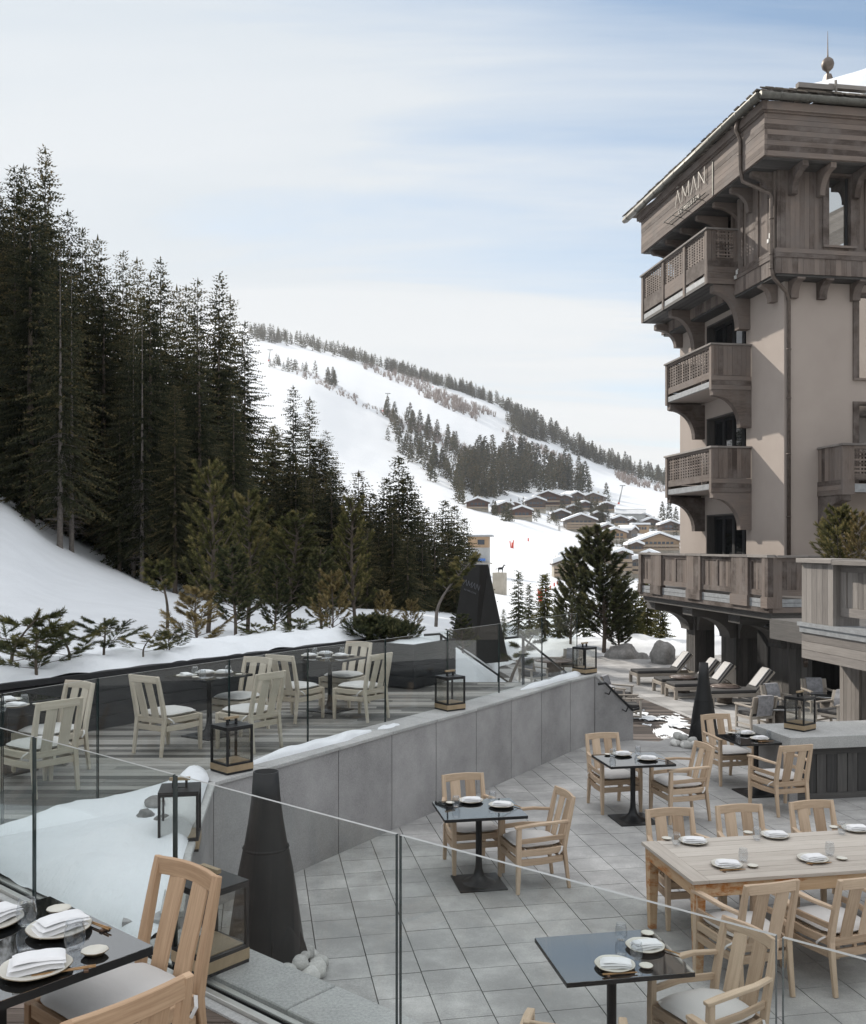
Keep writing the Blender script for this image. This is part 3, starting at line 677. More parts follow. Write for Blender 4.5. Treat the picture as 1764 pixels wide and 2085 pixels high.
def door(y0, y1, z0, z1, x=.30):
    m = MB(); w = .09
    m.bb(x-.28, x, y0, y0+.04, z0, z1); m.bb(x-.28, x, y1-.04, y1, z0, z1); m.bb(x-.28, x, y0, y1, z1-.05, z1)      # reveal lining
    o = m.build('door', 'dark_wood', hotel)
    m = MB(); n = 4; ww = (y1-y0-.08)/n
    for k in range(n):
        a = y0+.04+k*ww
        m.bb(x-.02, x+.04, a, a+w, z0, z1-.05); m.bb(x-.02, x+.04, a+ww-w, a+ww, z0, z1-.05); m.bb(x-.02, x+.04, a+w, a+ww-w, z0, z0+.35); m.bb(x-.02, x+.04, a+w, a+ww-w, z1-.15, z1-.05)
    m.build('frame', 'black_wood', o)
    m = MB(); m.bb(x+.01, x+.02, y0+.06, y1-.06, z0+.3, z1-.1); m.build('pane', 'dark_glass', o)
    m = MB()
    m.bb(x+.03, x+.035, y0+.12, y1-.12, z1-.75, z1-.15); m.build('blind', 'towel', o)
for a, b in DZ: door(2.25, 5.06, a, b)
def window(x0, x1, z0, z1, y=.0, sill=True, mat='old_wood', glass='mirror_glass'):
    m = MB(); w = .13
    m.bb(x0-w*.4, x0+w, y-.05, y+.30, z0, z1); m.bb(x1-w, x1+w*.4, y-.05, y+.30, z0, z1); m.bb(x0-w*.4, x1+w*.4, y-.05, y+.30, z1+.001, z1+w*.5); m.bb(x0-w*.4, x1+w*.4, y-.07, y+.30, z0-w*.5, z0-.001)
    o = m.build('window', mat, hotel)
    m = MB(); m.bb(x0+w+.002, x0+w+.05, y+.1, y+.16, z0, z1); m.bb(x1-w-.05, x1-w-.002, y+.1, y+.16, z0, z1); m.bb((x0+x1)/2-.03, (x0+x1)/2+.03, y+.1, y+.16, z0, z1) if x1-x0 > 1.2 else None
    m.build('frame', 'black_wood', o)
    m = MB(); m.bb(x0+w, x1-w, y+.13, y+.14, z0, z1); m.build('pane', glass, o)
for a, b in WN: window(2.2, 3.9, a, b)
# timber gable of the courtyard wing, seen mirrored in the windows
m = MB()
for k in range(9): m.prism([(3.0, -11.35, 12.9+k*.17+.0), (14.0, -11.35, 18.62+k*.17), (14.0, -11.35, 18.785+k*.17), (3.0, -11.35, 13.065+k*.17)], (0, .08, 0), gl=0)
m.build('gable_rake', 'old_wood_grey', hotel)
m = MB(); m.prism([(5.5, -12.5, 2), (14, -12.5, 2), (14, -12.5, 17.8), (5.5, -12.5, 13.4)], (0, .3, 0)); m.build('wing_wall', 'plaster', hotel)
m = MB(); m.bb(5.4, 14, -12.1, -11.5, 8.9, 10.2); m.bb(5.4, 14, -12.1, -11.5, 5.6, 6.9); m.bb(6.5, 8.5, -12.15, -12.05, 10.2, 12.2); m.build('wing_balcony', 'old_wood', hotel)
# timber storey
m = MB()
planks_x(m, -.45, -.36, -.45, 1.95, 11.75, 14.0, 13, 'y', mi=0)          # left side, upright boards
m2 = MB()
for k in range(3): m.bb(-.50, -.44, lerp(-.35, 1.5, k/2.0), lerp(-.35, 1.5, k/2.0)+.14, 11.75, 14.0)
def xplanks(x0, x1, z0, z1, y0, y1, w=.155):
    n = max(1, round((x1-x0)/w)); planks_x(m, x0, x1, y0, y1, z0, z1, n, 'x')
xplanks(-.36, .96, 11.75, 14.0, -.45, -.36); xplanks(.96, 1.89, 11.75, 11.92, -.45, -.36); xplanks(.96, 1.89, 13.9, 14.0, -.45, -.36)
xplanks(1.89, 2.27, 11.75, 14.0, -.45, -.36); xplanks(2.27, 3.2, 11.75, 11.92, -.45, -.36); xplanks(3.2, 12, 11.75, 14.0, -.45, -.36, .3)
xplanks(-.54, 12, 11.05, 11.5, -.54, -.46, .165); planks_x(m, -.54, -.46, -.45, 7.6, 11.05, 11.5, 48, 'y')
m.bb(-.56, 12, -.57, -.46, 11.5, 11.62); m.bb(-.56, 12, -.575, -.46, 11.625, 11.75); m.bb(-.57, -.46, -.45, 1.95, 11.5, 11.62); m.bb(-.575, -.46, -.45, 1.95, 11.625, 11.75)
planks_x(m, -.05, 0, 1.95, 3.0, 11.4, 14, 7, 'y'); planks_x(m, -.05, 0, 3.75, 5.0, 11.4, 14, 8, 'y'); planks_x(m, -.05, 0, 5.75, 7.55, 11.4, 14, 11, 'y')
m.bb(-.45, -.05, 1.86, 1.95, 11.4, 14.0); m.bb(-.04, .3, 7.5, 7.6, 11, 14.0)
for yy in (2.9, 3.72, 4.9, 5.72): m.bb(-.13, .0, yy, yy+.11, 11.4, 14)
m.build('timber_cladding', 'old_wood', hotel)
m = MB(); m.bb(.2, .25, 1.9, 7.5, 11.2, 14.0); m.bb(.3, 12, -.15, -.1, 11.2, 14); m.build('interior_wall', 'interior', hotel)
window(.96, 1.89, 11.92, 13.9, y=-.47); window(2.27, 3.2, 11.92, 13.9, y=-.47)
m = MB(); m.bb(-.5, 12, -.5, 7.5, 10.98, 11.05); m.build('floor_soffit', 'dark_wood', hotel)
# fascia, soffit, trim
m = MB()
planks_x(m, -1.3, -1.22, -1.3, 7.63, 14.0, 15.15, 8, 'z', vari=.008)
planks_x(m, -1.22, 12, -1.3, -1.22, 14.0, 15.15, 8, 'z', vari=.008)
m.bb(-1.43, -1.30, -1.43, 7.75, 15.2, 15.42); m.bb(-1.295, 12, -1.43, -1.30, 15.2, 15.42)
m.bb(-1.36, -1.22, -1.36, 7.7, 15.15, 15.2); m.bb(-1.22, 12, -1.36, -1.22, 15.15, 15.2)
m.build('fascia', 'old_wood', hotel)
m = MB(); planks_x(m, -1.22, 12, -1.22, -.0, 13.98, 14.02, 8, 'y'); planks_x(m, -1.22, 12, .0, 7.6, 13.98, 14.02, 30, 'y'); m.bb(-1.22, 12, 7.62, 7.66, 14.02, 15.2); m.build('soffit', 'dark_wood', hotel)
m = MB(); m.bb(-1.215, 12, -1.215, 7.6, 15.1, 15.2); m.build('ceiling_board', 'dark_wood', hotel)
# gutter and roof
m = MB(); gpts = [(-1.56, 8.6, 15.52), (-1.56, -1.56, 15.52), (12, -1.56, 15.52)]
m.sweep([(-1.56, 8.6, 15.52), (-1.56, -1.47, 15.52)], .17, .17, side=(1, 0, 0), sm=False)
m.tube([(-1.58, 8.6, 15.50), (-1.58, -1.5, 15.50)], .098, 10); m.tube([(-1.58, -1.58, 15.50), (12, -1.58, 15.50)], .098, 10)
for k in range(12): m.tube([(-1.58, 8.2-.85*k, 15.50), (-1.58, 8.17-.85*k, 15.50)], .106, 10)
for k in range(10): m.tube([(-1.0+.8*k, -1.58, 15.50), (-.97+.8*k, -1.58, 15.50)], .106, 10)
m.build('gutter', 'gutter_metal', hotel)
apex = Vector((3.58, 3.6, 18.33)); A2 = Vector((12, 3.6, 18.33))
roof = MB(); e = 1.62
def roofstrip(p0, p1, q0, q1, n, tt, nb):
    """shingle courses on the plane p0-p1 (eave) up to q0-q1 (ridge)"""
    p0, p1, q0, q1 = map(Vector, (p0, p1, q0, q1)); nrm = (p1-p0).cross(q0-p0).normalized()
    if nrm.z < 0: nrm = -nrm
    for k in range(n):
        a0 = p0.lerp(q0, k/n); a1 = p1.lerp(q1, k/n); b0 = p0.lerp(q0, min(1, (k+1.15)/n)); b1 = p1.lerp(q1, min(1, (k+1.15)/n))
        c = max(1, int((a1-a0).length/nb))
        for j in range(c):
            if (a1-a0).length < .01: continue
            h = U(.0, .03); s0, s1 = j/c, (j+1)/c-.01
            roof.prism([a0.lerp(a1, s0)+nrm*(.015+h), a0.lerp(a1, s1)+nrm*(.015+h), b0.lerp(b1, s1), b0.lerp(b1, s0)], nrm*tt)
roofstrip((-e, -e, 15.62), (12, -e, 15.62), apex, A2, 16, .035, .35)
roofstrip((-e, 8.65, 15.62), (-e, -e, 15.62), apex, apex, 16, .035, .35)
roofstrip((12, 8.65, 15.62), (-e, 8.65, 15.62), A2, apex, 8, .03, 2)
roof.build('roof', 'shingle', hotel)
m = MB(); m.box((.75, -.35, 16.45), (1.1, .16, .14)); m.box((2.1, .15, 16.75), (1.3, .18, .12)); m.sweep([(1.35, -.45, 16.2), (1.3, -.5, 16.62)], .05, .05); m.build('snow_guard', 'old_wood_grey', hotel)
m = MB()
def rs(u, v):
    x = 2.75+u*9; y = lerp(-.9, 3.2, v); z = 15.62+(y+1.62)*(18.45-15.62)/5.22+.06
    e2 = min(1, u*2.2)**.5*math.sin(math.pi*min(1, v*1.0+.02))**.5
    return Vector((x-.8*v, y, z+1.75*e2*(.8+.3*pnoise(Vector((x*.5, y*.5, 0))))-.1))
m.grid(40, 24, rs); m.build('roof_snow', 'snow', hotel)
m = MB(); ax, ay, az = apex
m.sweep([(ax, ay, az-.15), (ax, ay, az+.62)], [.52, .16], [.52, .16]); m.lathe([(0, .6), (.04, .62), (.05, .72), (.09, .74), (.17, .82), (.205, .95), (.17, 1.08), (.09, 1.16), (.03, 1.18), (.022, 1.3), (.006, 2.05), (0, 2.06)], 16, (ax, ay, az)); m.build('finial', 'pipe', hotel)
# curved timber brackets
def arc_bracket(m, y0, y1, z_top, h, reach, x0=0.0, tip=.22, foot=.34, n=9):
    """profile in the xz plane, reaching to -x; concave quarter curve below"""
    P = [(x0, z_top), (x0-reach, z_top), (x0-reach, z_top-tip)]
    for k in range(n+1):
        a = k/n*math.pi/2
        P.append((x0-reach+.08+(reach-.08-foot)*math.sin(a), z_top-tip-.03-(h-tip-.06)*(1-math.cos(a))))
    P += [(x0-foot, z_top-h), (x0, z_top-h)]
    m.prism([(x, y0, z) for x, z in P], (0, y1-y0, 0), gl=0)
def arc_bracket_y(m, x0, x1, z_top, h, reach, y0=0.0, tip=.14, foot=.2, n=8):
    P = [(y0, z_top), (y0-reach, z_top), (y0-reach, z_top-tip)]
    for k in range(n+1):
        a = k/n*math.pi/2
        P.append((y0-reach+.05+(reach-.05-foot)*math.sin(a), z_top-tip-.02-(h-tip-.04)*(1-math.cos(a))))
    P += [(y0-foot, z_top-h), (y0, z_top-h)]
    m.prism([(x0, y, z) for y, z in P], (x1-x0, 0, 0), gl=2)
def one(fn, *a, **k):
    mt = k.pop('mat', 'old_wood'); m = MB(); fn(m, *a, **k); m.build('bracket', mt, hotel)
for yy in (7.1, 5.88, 4.65, 3.42, 2.2, .98, -.25):
    one(arc_bracket, yy, yy+.16, 13.98, .82, 1.05, x0=(-.02 if yy > 1.95 else -.46), tip=.13, foot=.16) if yy > 1.95 else one(arc_bracket, yy, yy+.16, 13.98, .7, .66, x0=-.46, tip=.13, foot=.12)
for xx in (.05, 1.95+.02, 3.3, 4.6): one(arc_bracket_y, xx-.18, xx, 13.98, .72, .75, y0=-.46)
one(arc_bracket_y, .72, .88, 13.98, .72, .75, y0=-.46)
for xx in (.12, 1.0, 2.05, 3.1, 4.2): one(arc_bracket_y, xx, xx+.24, 10.98, .5, .52, y0=-.005, tip=.05, foot=.16)
one(arc_bracket, .35, .6, 10.98, .5, .5, x0=-.005, tip=.06, foot=.2)
# balconies: lattice fronts, solid ends
def lattice(m, p, ux, w, h, cx=.19, cz=.086, sx=.095, sz=.044, th=.018):
    """p lower corner, ux unit vector along, z up; crossed strips with square holes"""
    nn = Vector((-ux.y, ux.x, 0)); n = max(2, round(w/cx)); al = abs(ux.x) > .5
    for k in range(n+1):
        a = p+ux*(w*k/n); m.box(a+Vector((0, 0, h/2))+nn*.001, (sx if al else th, th if al else sx, h))
    r = max(2, round(h/cz))
    for k in range(r+1):
        a = p+ux*(w/2)+Vector((0, 0, h*k/r)); m.box(a-nn*.001, (w if al else th, th if al else w, sz))
def balcony(y0, y1, proj, ztop, zbot, posts, lat_end=False, soffit='plaster', rail=1.0, bands=3):
    b = MB(); x0 = -proj; zr = ztop-rail
    b.bb(x0-.07, x0+.16, y0-.06, y1+.06, ztop-.055, ztop+.0); b.bb(x0+.165, .0, y0-.06, y0+.12, ztop-.055, ztop); b.bb(x0+.165, 0, y1-.12, y1+.06, ztop-.055, ztop)
    root = b.build('balcony', 'old_wood_grey', hotel)
    b = MB()
    for yy in posts:
        b.bb(x0-.03, x0+.12, yy-.075, yy+.075, zbot+.0, ztop-.06)
    for a, c in zip(posts, posts[1:]):
        lo, hi = min(a, c)+.075, max(a, c)-.075
        b.bb(x0+.0, x0+.07, lo, hi, ztop-.13, ztop-.06); b.bb(x0, x0+.07, lo, hi, min(zr+.02, zbot+.36), zr+.14)
    n = max(4, round(proj/.17))
    if not lat_end:
        planks_x(b, x0+.05, -.02, y0-.02, y0+.03, zr+.02, ztop-.06, n, 'x')
    else:
        b.bb(x0+.13, x0+.26, y0-.02, y0+.05, zr+.0, ztop-.06); b.bb(-.57, -.47, y0-.02, y0+.05, zr, ztop-.06); b.bb(x0+.26, -.57, y0-.01, y0+.04, zr, zr+.12)
    planks_x(b, x0+.05, -.02, y1-.03, y1+.02, zr+.02, ztop-.06, n, 'x')
    planks_x(b, x0-.02, -.02, y0-.04, y0+.02, zbot, zr+.01, bands, 'z')
    planks_x(b, x0-.02, -.02, y1-.02, y1+.04, zbot, zr+.01, bands, 'z')
    b.build('cladding', 'old_wood', root)
    b = MB()
    for a, c in zip(posts, posts[1:]):
        lo, hi = min(a, c)+.075, max(a, c)-.075
        lattice(b, Vector((x0+.035, lo, zr+.14)), Vector((0, 1, 0)), hi-lo, ztop-.13-zr-.14)
    if lat_end: lattice(b, Vector((x0+.26, y0+.015, zr+.12)), Vector((1, 0, 0)), proj-.26-.57, ztop-.06-zr-.12, cx=.1, cz=.1, sx=.05, sz=.05)
    b.build('lattice', 'old_wood', root)
    b = MB(); b.bb(x0-.0, x0+.06, y0+.1, y1-.1, zbot+.1, zbot+.27); b.build('flashing', 'zinc', root)
    b = MB()
    if soffit == 'plaster': b.bb(x0+.06, -.005, y0+.02, y1-.02, zbot+.08, zbot+.28)
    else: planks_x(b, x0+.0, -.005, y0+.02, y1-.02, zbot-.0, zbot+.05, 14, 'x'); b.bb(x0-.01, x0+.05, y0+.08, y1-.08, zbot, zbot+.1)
    b.build('slab', soffit, root)
    return root
for zt in (6.43, 9.57):
    balcony(1.93, 5.41, 1.285, zt, zt-1.42, [1.99, 5.35])
    one(arc_bracket, 1.91, 2.15, zt-1.42, 1.14, 1.25, x0=-.004, tip=.16, foot=.36)
    one(arc_bracket, 5.15, 5.4, zt-1.42, 1.14, 1.25, x0=-.004, tip=.16, foot=.36)
balcony(1.95, 7.25, 1.42, 13.09, 11.38, [2.02, 3.62, 5.33, 7.18], lat_end=True, soffit='dark_wood', rail=1.02, bands=4)
one(arc_bracket, 1.98, 2.25, 11.37, 1.33, 1.2, x0=-.004, tip=.2, foot=.38); one(arc_bracket, 5.15, 5.42, 11.37, 1.33, 1.2, x0=-.004, tip=.2, foot=.38); one(arc_bracket, 6.95, 7.18, 11.3, .8, 1.0, x0=-.004, tip=.18, foot=.25)
# balcony on the right facade (projects towards -y)
b = MB(); zt = 6.22; q = -1.24
b.bb(1.02, 4.8, q-.06, q+.14, zt-.055, zt); b.bb(1.02, 1.2, q+.145, -.0, zt-.055, zt); rb = b.build('balcony', 'old_wood_grey', hotel)
b = MB(); planks_x(b, 1.06, 1.12, q+.05, -.01, zt-1.0, zt-.06, 7, 'y'); planks_x(b, 1.03, 1.10, q+.05, -.01, zt-1.42, zt-1.0, 3, 'z')
b.bb(1.04, 1.4, q-.0, q+.09, zt-1.0, zt-.06); b.bb(1.03, 1.4, q-.02, q+.07, zt-1.42, zt-1.0); b.bb(1.4, 4.8, q, q+.07, zt-.14, zt-.06); b.bb(1.4, 4.8, q, q+.07, zt-1.0, zt-.86)
b.build('cladding', 'old_wood', rb)
b = MB(); lattice(b, Vector((1.4, q+.03, zt-.86)), Vector((1, 0, 0)), 3.3, .72, cx=.1, cz=.1, sx=.05, sz=.05); b.build('lattice', 'old_wood', rb)
b = MB(); b.bb(1.4, 4.8, q+.0, q+.06, zt-1.35, zt-1.12); b.build('flashing', 'zinc', rb)
b = MB(); b.bb(1.12, 4.8, q+.1, -.01, zt-1.3, zt-1.1); b.build('slab', 'plaster', rb)
one(arc_bracket_y, 1.05, 1.35, zt-1.42, 1.1, 1.15, y0=-.004, tip=.16, foot=.3)
# long first-floor balcony, its slab, arches and columns
X0 = -1.5; ZT, ZB = 3.13, 1.6
b = MB(); cuts_ = [(-1.95, -.85), (-.85, .2), (.2, 2.1), (2.1, 3.2), (3.2, 5.15), (5.15, 6.15), (6.15, 7.3)]
for a, c in cuts_: b.bb(X0-.08, X0+.16, a+.006, c-.006, ZT-.06, ZT+(.012 if c-a < 1.15 else 0))
for k in range(8): b.bb(X0+.17+.9*k, X0+1.06+.9*k, -2.03, -1.80, ZT-.06, ZT)
lb = b.build('balcony', 'old_wood_grey', hotel)
b = MB(); piers = [(-1.95, -1.62), (-.85, .15), (2.15, 3.15), (5.2, 6.1), (7.0, 7.25)]
for a, c in piers:
    planks_x(b, X0-.06, X0+.10, a, c, ZB+.42, ZT-.065, max(2, round((c-a)/.17)), 'y', vari=.004); b.bb(X0-.09, X0+.10, a-.01, c+.01, ZB+.12, ZB+.42)
for (a, c), (d, e_) in zip(piers, piers[1:]):
    lo, hi = c, d; mid = (lo+hi)/2
    b.bb(X0+.0, X0+.06, lo, hi, ZT-.17, ZT-.065); b.bb(X0, X0+.06, lo, hi, ZB+.45, ZB+.60)
    b.bb(X0, X0+.06, lo, lo+.1, ZB+.6, ZT-.17); b.bb(X0, X0+.06, hi-.1, hi, ZB+.6, ZT-.17)
    if hi-lo > 1.5: b.bb(X0, X0+.06, mid-.05, mid+.05, ZB+.6, ZT-.17)
    planks_x(b, X0+.03, X0+.055, lo+.1, hi-.1, ZB+.6, ZT-.17, max(4, round((hi-lo)/.14)), 'y', vari=.003)
b.bb(X0-.03, X0+.08, -1.95, 7.25, ZB, ZB+.12)
b.bb(X0+.10, X0+.35, -1.95, -1.86, ZB+.12, ZT-.065)
b.bb(X0+.35, 4, -1.93, -1.87, ZT-.17, ZT-.065); b.bb(X0+.35, 4, -1.93, -1.87, ZB+.45, ZB+.6); planks_x(b, X0+.35, 4, -1.91, -1.885, ZB+.6, ZT-.17, 36, 'x', vari=.003)
for k in range(3): b.bb(X0+1.6+1.6*k, X0+1.7+1.6*k, -1.935, -1.87, ZB+.6, ZT-.17)
b.bb(X0+.08, 4, -1.93, -1.85, ZB, ZB+.14)
b.build('cladding', 'old_wood', lb)
b = MB()
for (a, c), (d, e_) in zip(piers, piers[1:]): b.bb(X0-.01, X0+.06, c, d, ZB+.13, ZB+.24); b.bb(X0-.01, X0+.06, c, d, ZB+.25, ZB+.36)
b.bb(X0+.36, 4, -1.92, -1.86, ZB+.15, ZB+.25); b.bb(X0+.36, 4, -1.92, -1.86, ZB+.26, ZB+.36)
b.build('flashing', 'zinc', lb)
b = MB(); b.bb(X0+.1, 12, -1.84, 7.2, ZB-.05, ZB+.35); b.build('slab', 'dark_wood', lb)
b = MB(); b.bb(X0+.1, 12, -1.84, 7.18, 1.40, ZB-.055); b.build('ceiling_beam', 'dark_wood', hotel)
for y0 in (.16, 3.38, 6.45):
    c = MB(); y1 = y0+1.05 if y0 < 6 else y0+.75
    planks_x(c, .24, .30, y0, y1, -1.2, 1.38, 6, 'y'); planks_x(c, .30, .97, y0-.0, y0+.06, -1.2, 1.38, 4, 'x'); c.bb(.3, .97, y0+.07, y1, -1.2, 1.38)
    c.build('column', 'dark_wood', hotel)
    one(arc_bracket, y0+.12, y0+.85, 1.395, 1.0, 1.45, x0=.235, tip=.26, foot=.16, mat='dark_wood', n=12)
    one(arc_bracket_y, .3, .9, 1.395, 1.0, 1.2, y0=y0-.004, tip=.22, foot=.12, mat='dark_wood')
c = MB(); planks_x(c, 2.2, 2.28, .5, 6.8, -1.2, 1.38, 36, 'y'); planks_x(c, 2.2, 12, .44, .5, -1.2, 1.38, 50, 'x'); c.build('dark_backing_wall', 'black_wood', hotel)  # black boards added behind the columns to darken the space under the balcony
# downpipe
m = MB(); m.tube([(-1.5, -.15, 15.5), (-1.5, -.05, 15.2), (-1.36, -.02, 14.95), (-1.36, -.02, 14.1), (-1.3, -.05, 13.75), (-.62, -.35, 13.35), (-.60, -.38, 13.2), (-.60, -.40, 11.2), (-.55, -.40, 10.95), (-.05, -.2, 10.62), (.1, -.085, 10.4), (.1, -.085, 1.9)], .055, 10)
for z in (14.5, 12.6, 11.6, 11.2, 9.0, 7.6, 6.0, 4.2, 3.0): m.tube([(-1.36 if z > 14 else (-.6 if z > 10.9 else .1), -.02 if z > 14 else (-.4 if z > 10.9 else -.085), z), (-1.36 if z > 14 else (-.6 if z > 10.9 else .1), -.02 if z > 14 else (-.4 if z > 10.9 else -.085), z+.03)], .07, 10)
m.tube([(.6, -.12, 1.35), (.6, -.12, -.1)], .06, 10); m.tube([(.6, -.12, 0), (.6, -.12, .1)], .072, 10)
m.build('downpipe', 'pipe', hotel)
for zz, yy, xx in ((12.15, -.36, -.60), (11.7, 1.72, -.55)):
    m = MB(); m.box((xx, yy, zz), (.08, .1, .14)); m.box((xx-.03, yy+.07, zz-.14), (.07, .09, .10)); m.tube([(xx, yy, zz-.2), (xx, yy, zz+.1)], .02, 6); m.build('floodlight', 'white_metal', hotel)
# lettering on the fascia: text reads from far to near on the -x face
def on_fascia(y, z): return Matrix(((0, 0, -1, -1.33), (-1, 0, 0, y), (0, 1, 0, z), (0, 0, 0, 1)))
m = MB(); H_ = .52; z0 = 14.56; st_ = .024; xf = -1.36
def stroke(y0, za, y1, zb): m.sweep([(xf, y0, za), (xf, y1, zb)], .022, st_, side=(1, 0, 0))
yA = 4.48
for k, (let, wd) in enumerate((('A', .42), ('M', .52), ('A', .42), ('N', .42))):
    if let == 'A': stroke(yA, z0, yA-wd/2, z0+H_); stroke(yA-wd/2, z0+H_, yA-wd, z0)
    if let == 'M': stroke(yA, z0, yA-.02, z0+H_); stroke(yA-.02, z0+H_, yA-wd/2, z0+.1); stroke(yA-wd/2, z0+.1, yA-wd+.02, z0+H_); stroke(yA-wd+.02, z0+H_, yA-wd, z0)
    if let == 'N': stroke(yA, z0, yA, z0+H_); stroke(yA, z0+H_, yA-wd, z0); stroke(yA-wd, z0, yA-wd, z0+H_)
    if k == 0: m.box((xf-.02, yA-wd/2, z0+H_+.1), (.03, .10, .04))
    yA -= wd+.14
m.build('sign_lettering', 'sign_pale', hotel)
textmesh('sign_lettering', 'LE MÉLÉZIN', .2, 'sign_pale', hotel, on_fascia(3.5, 14.27), depth=.012, spacing=1.55)
m = MB(); m.tube([(-1.37, 4.95, 14.24), (-1.37, 2.2, 14.24)], .016, 6); m.tube([(-1.62, 4.85, 14.19), (-1.62, 2.3, 14.19)], .014, 6)
for yy in (4.8, 4.1, 3.5, 2.5): m.tube([(-1.3, yy, 14.12), (-1.64, yy, 14.18)], .012, 6)
m.build('sign_rail', 'gutter_metal', hotel)
m = MB(); m.box((-1.315, 1.8, 14.55), (.03, .05, 1.05)); m.build('sign_post', 'gutter_metal', hotel)
# lamp under the long balcony
m = MB(); lp = Vector((-.9, -1.2, 1.2))
m.tube([lp+Vector((.6, 0, .1)), lp+Vector((.25, 0, .1)), lp], .03, 8); m.lathe([(0, .1), (.26, .04), (.33, -.03), (.30, -.04), (.0, .03)], 24, lp)
lo = m.build('lamp', 'black_metal', hotel); m = MB(); m.lathe([(0, -.05), (.12, -.045), (.13, -.01), (0, .02)], 16, lp); m.build('bulb_glass', 'cushion', lo)

# ------------------------------------------------------------ terrace wing at the right edge
wing = empty('balcony_wing', (6.74, 17.5, 0), math.atan2(.1605, .987), 'grey timber balcony wing jutting in at the right edge on a boarded pier', 'balcony')
m = MB(); m.bb(-.09, .55, -1.08, .05, 3.08, 3.16); m.bb(-.09, .45, -6.2, -1.09, 3.06, 3.14); m.build('cap', 'old_wood_grey', wing, bevel=.006)
m = MB(); planks_x(m, 0, .06, -1.0, 0, 2.0, 3.075, 6, 'y', vari=.002, gap=.003); m.bb(.06, .5, -1.0, -.94, 2.0, 3.075); m.bb(.06, .5, -.06, 0, 2.0, 3.075)
m.bb(.14, .2, -6.2, -1.0, 2.93, 3.05); m.bb(.14, .2, -6.2, -1.0, 2.17, 2.32); m.bb(.14, .2, -1.16, -1.0, 2.32, 2.93); planks_x(m, .17, .195, -6.2, -1.16, 2.32, 2.93, 34, 'y', vari=.002)
m.bb(.07, .3, -1.15, -1.0, 2.0, 2.93) if False else None
m.build('parapet', 'old_wood_grey', wing, bevel=.003)
m = MB(); m.bb(-.06, .5, -6.2, .06, 1.93, 2.0); m.bb(-.03, .5, -6.2, .03, 1.82, 1.928); m.build('flashing', 'zinc', wing)
m = MB(); planks_x(m, 0, .45, -6.2, 0, 1.345, 1.815, 3, 'z', vari=.006); m.build('edge_beam', 'old_wood_grey', wing)
m = MB(); m.bb(.46, 6, -6.2, 2, 1.5, 1.9); m.build('slab', 'dark_wood', wing)
pr = MB(); planks_x(pr, 1.58, 1.63, .66, 1.3, -1.2, 1.48, 5, 'y'); planks_x(pr, 1.63, 2.1, .61, .66, -1.2, 1.48, 4, 'x'); pr.bb(1.63, 2.1, .67, 1.3, -1.2, 1.48); pr.build('pier', 'old_wood_grey', wing)
m = MB(); planks_x(m, 2.15, 7, 1.2, 1.3, -1.2, 1.48, 26, 'x'); m.build('back_wall', 'black_wood', wing)
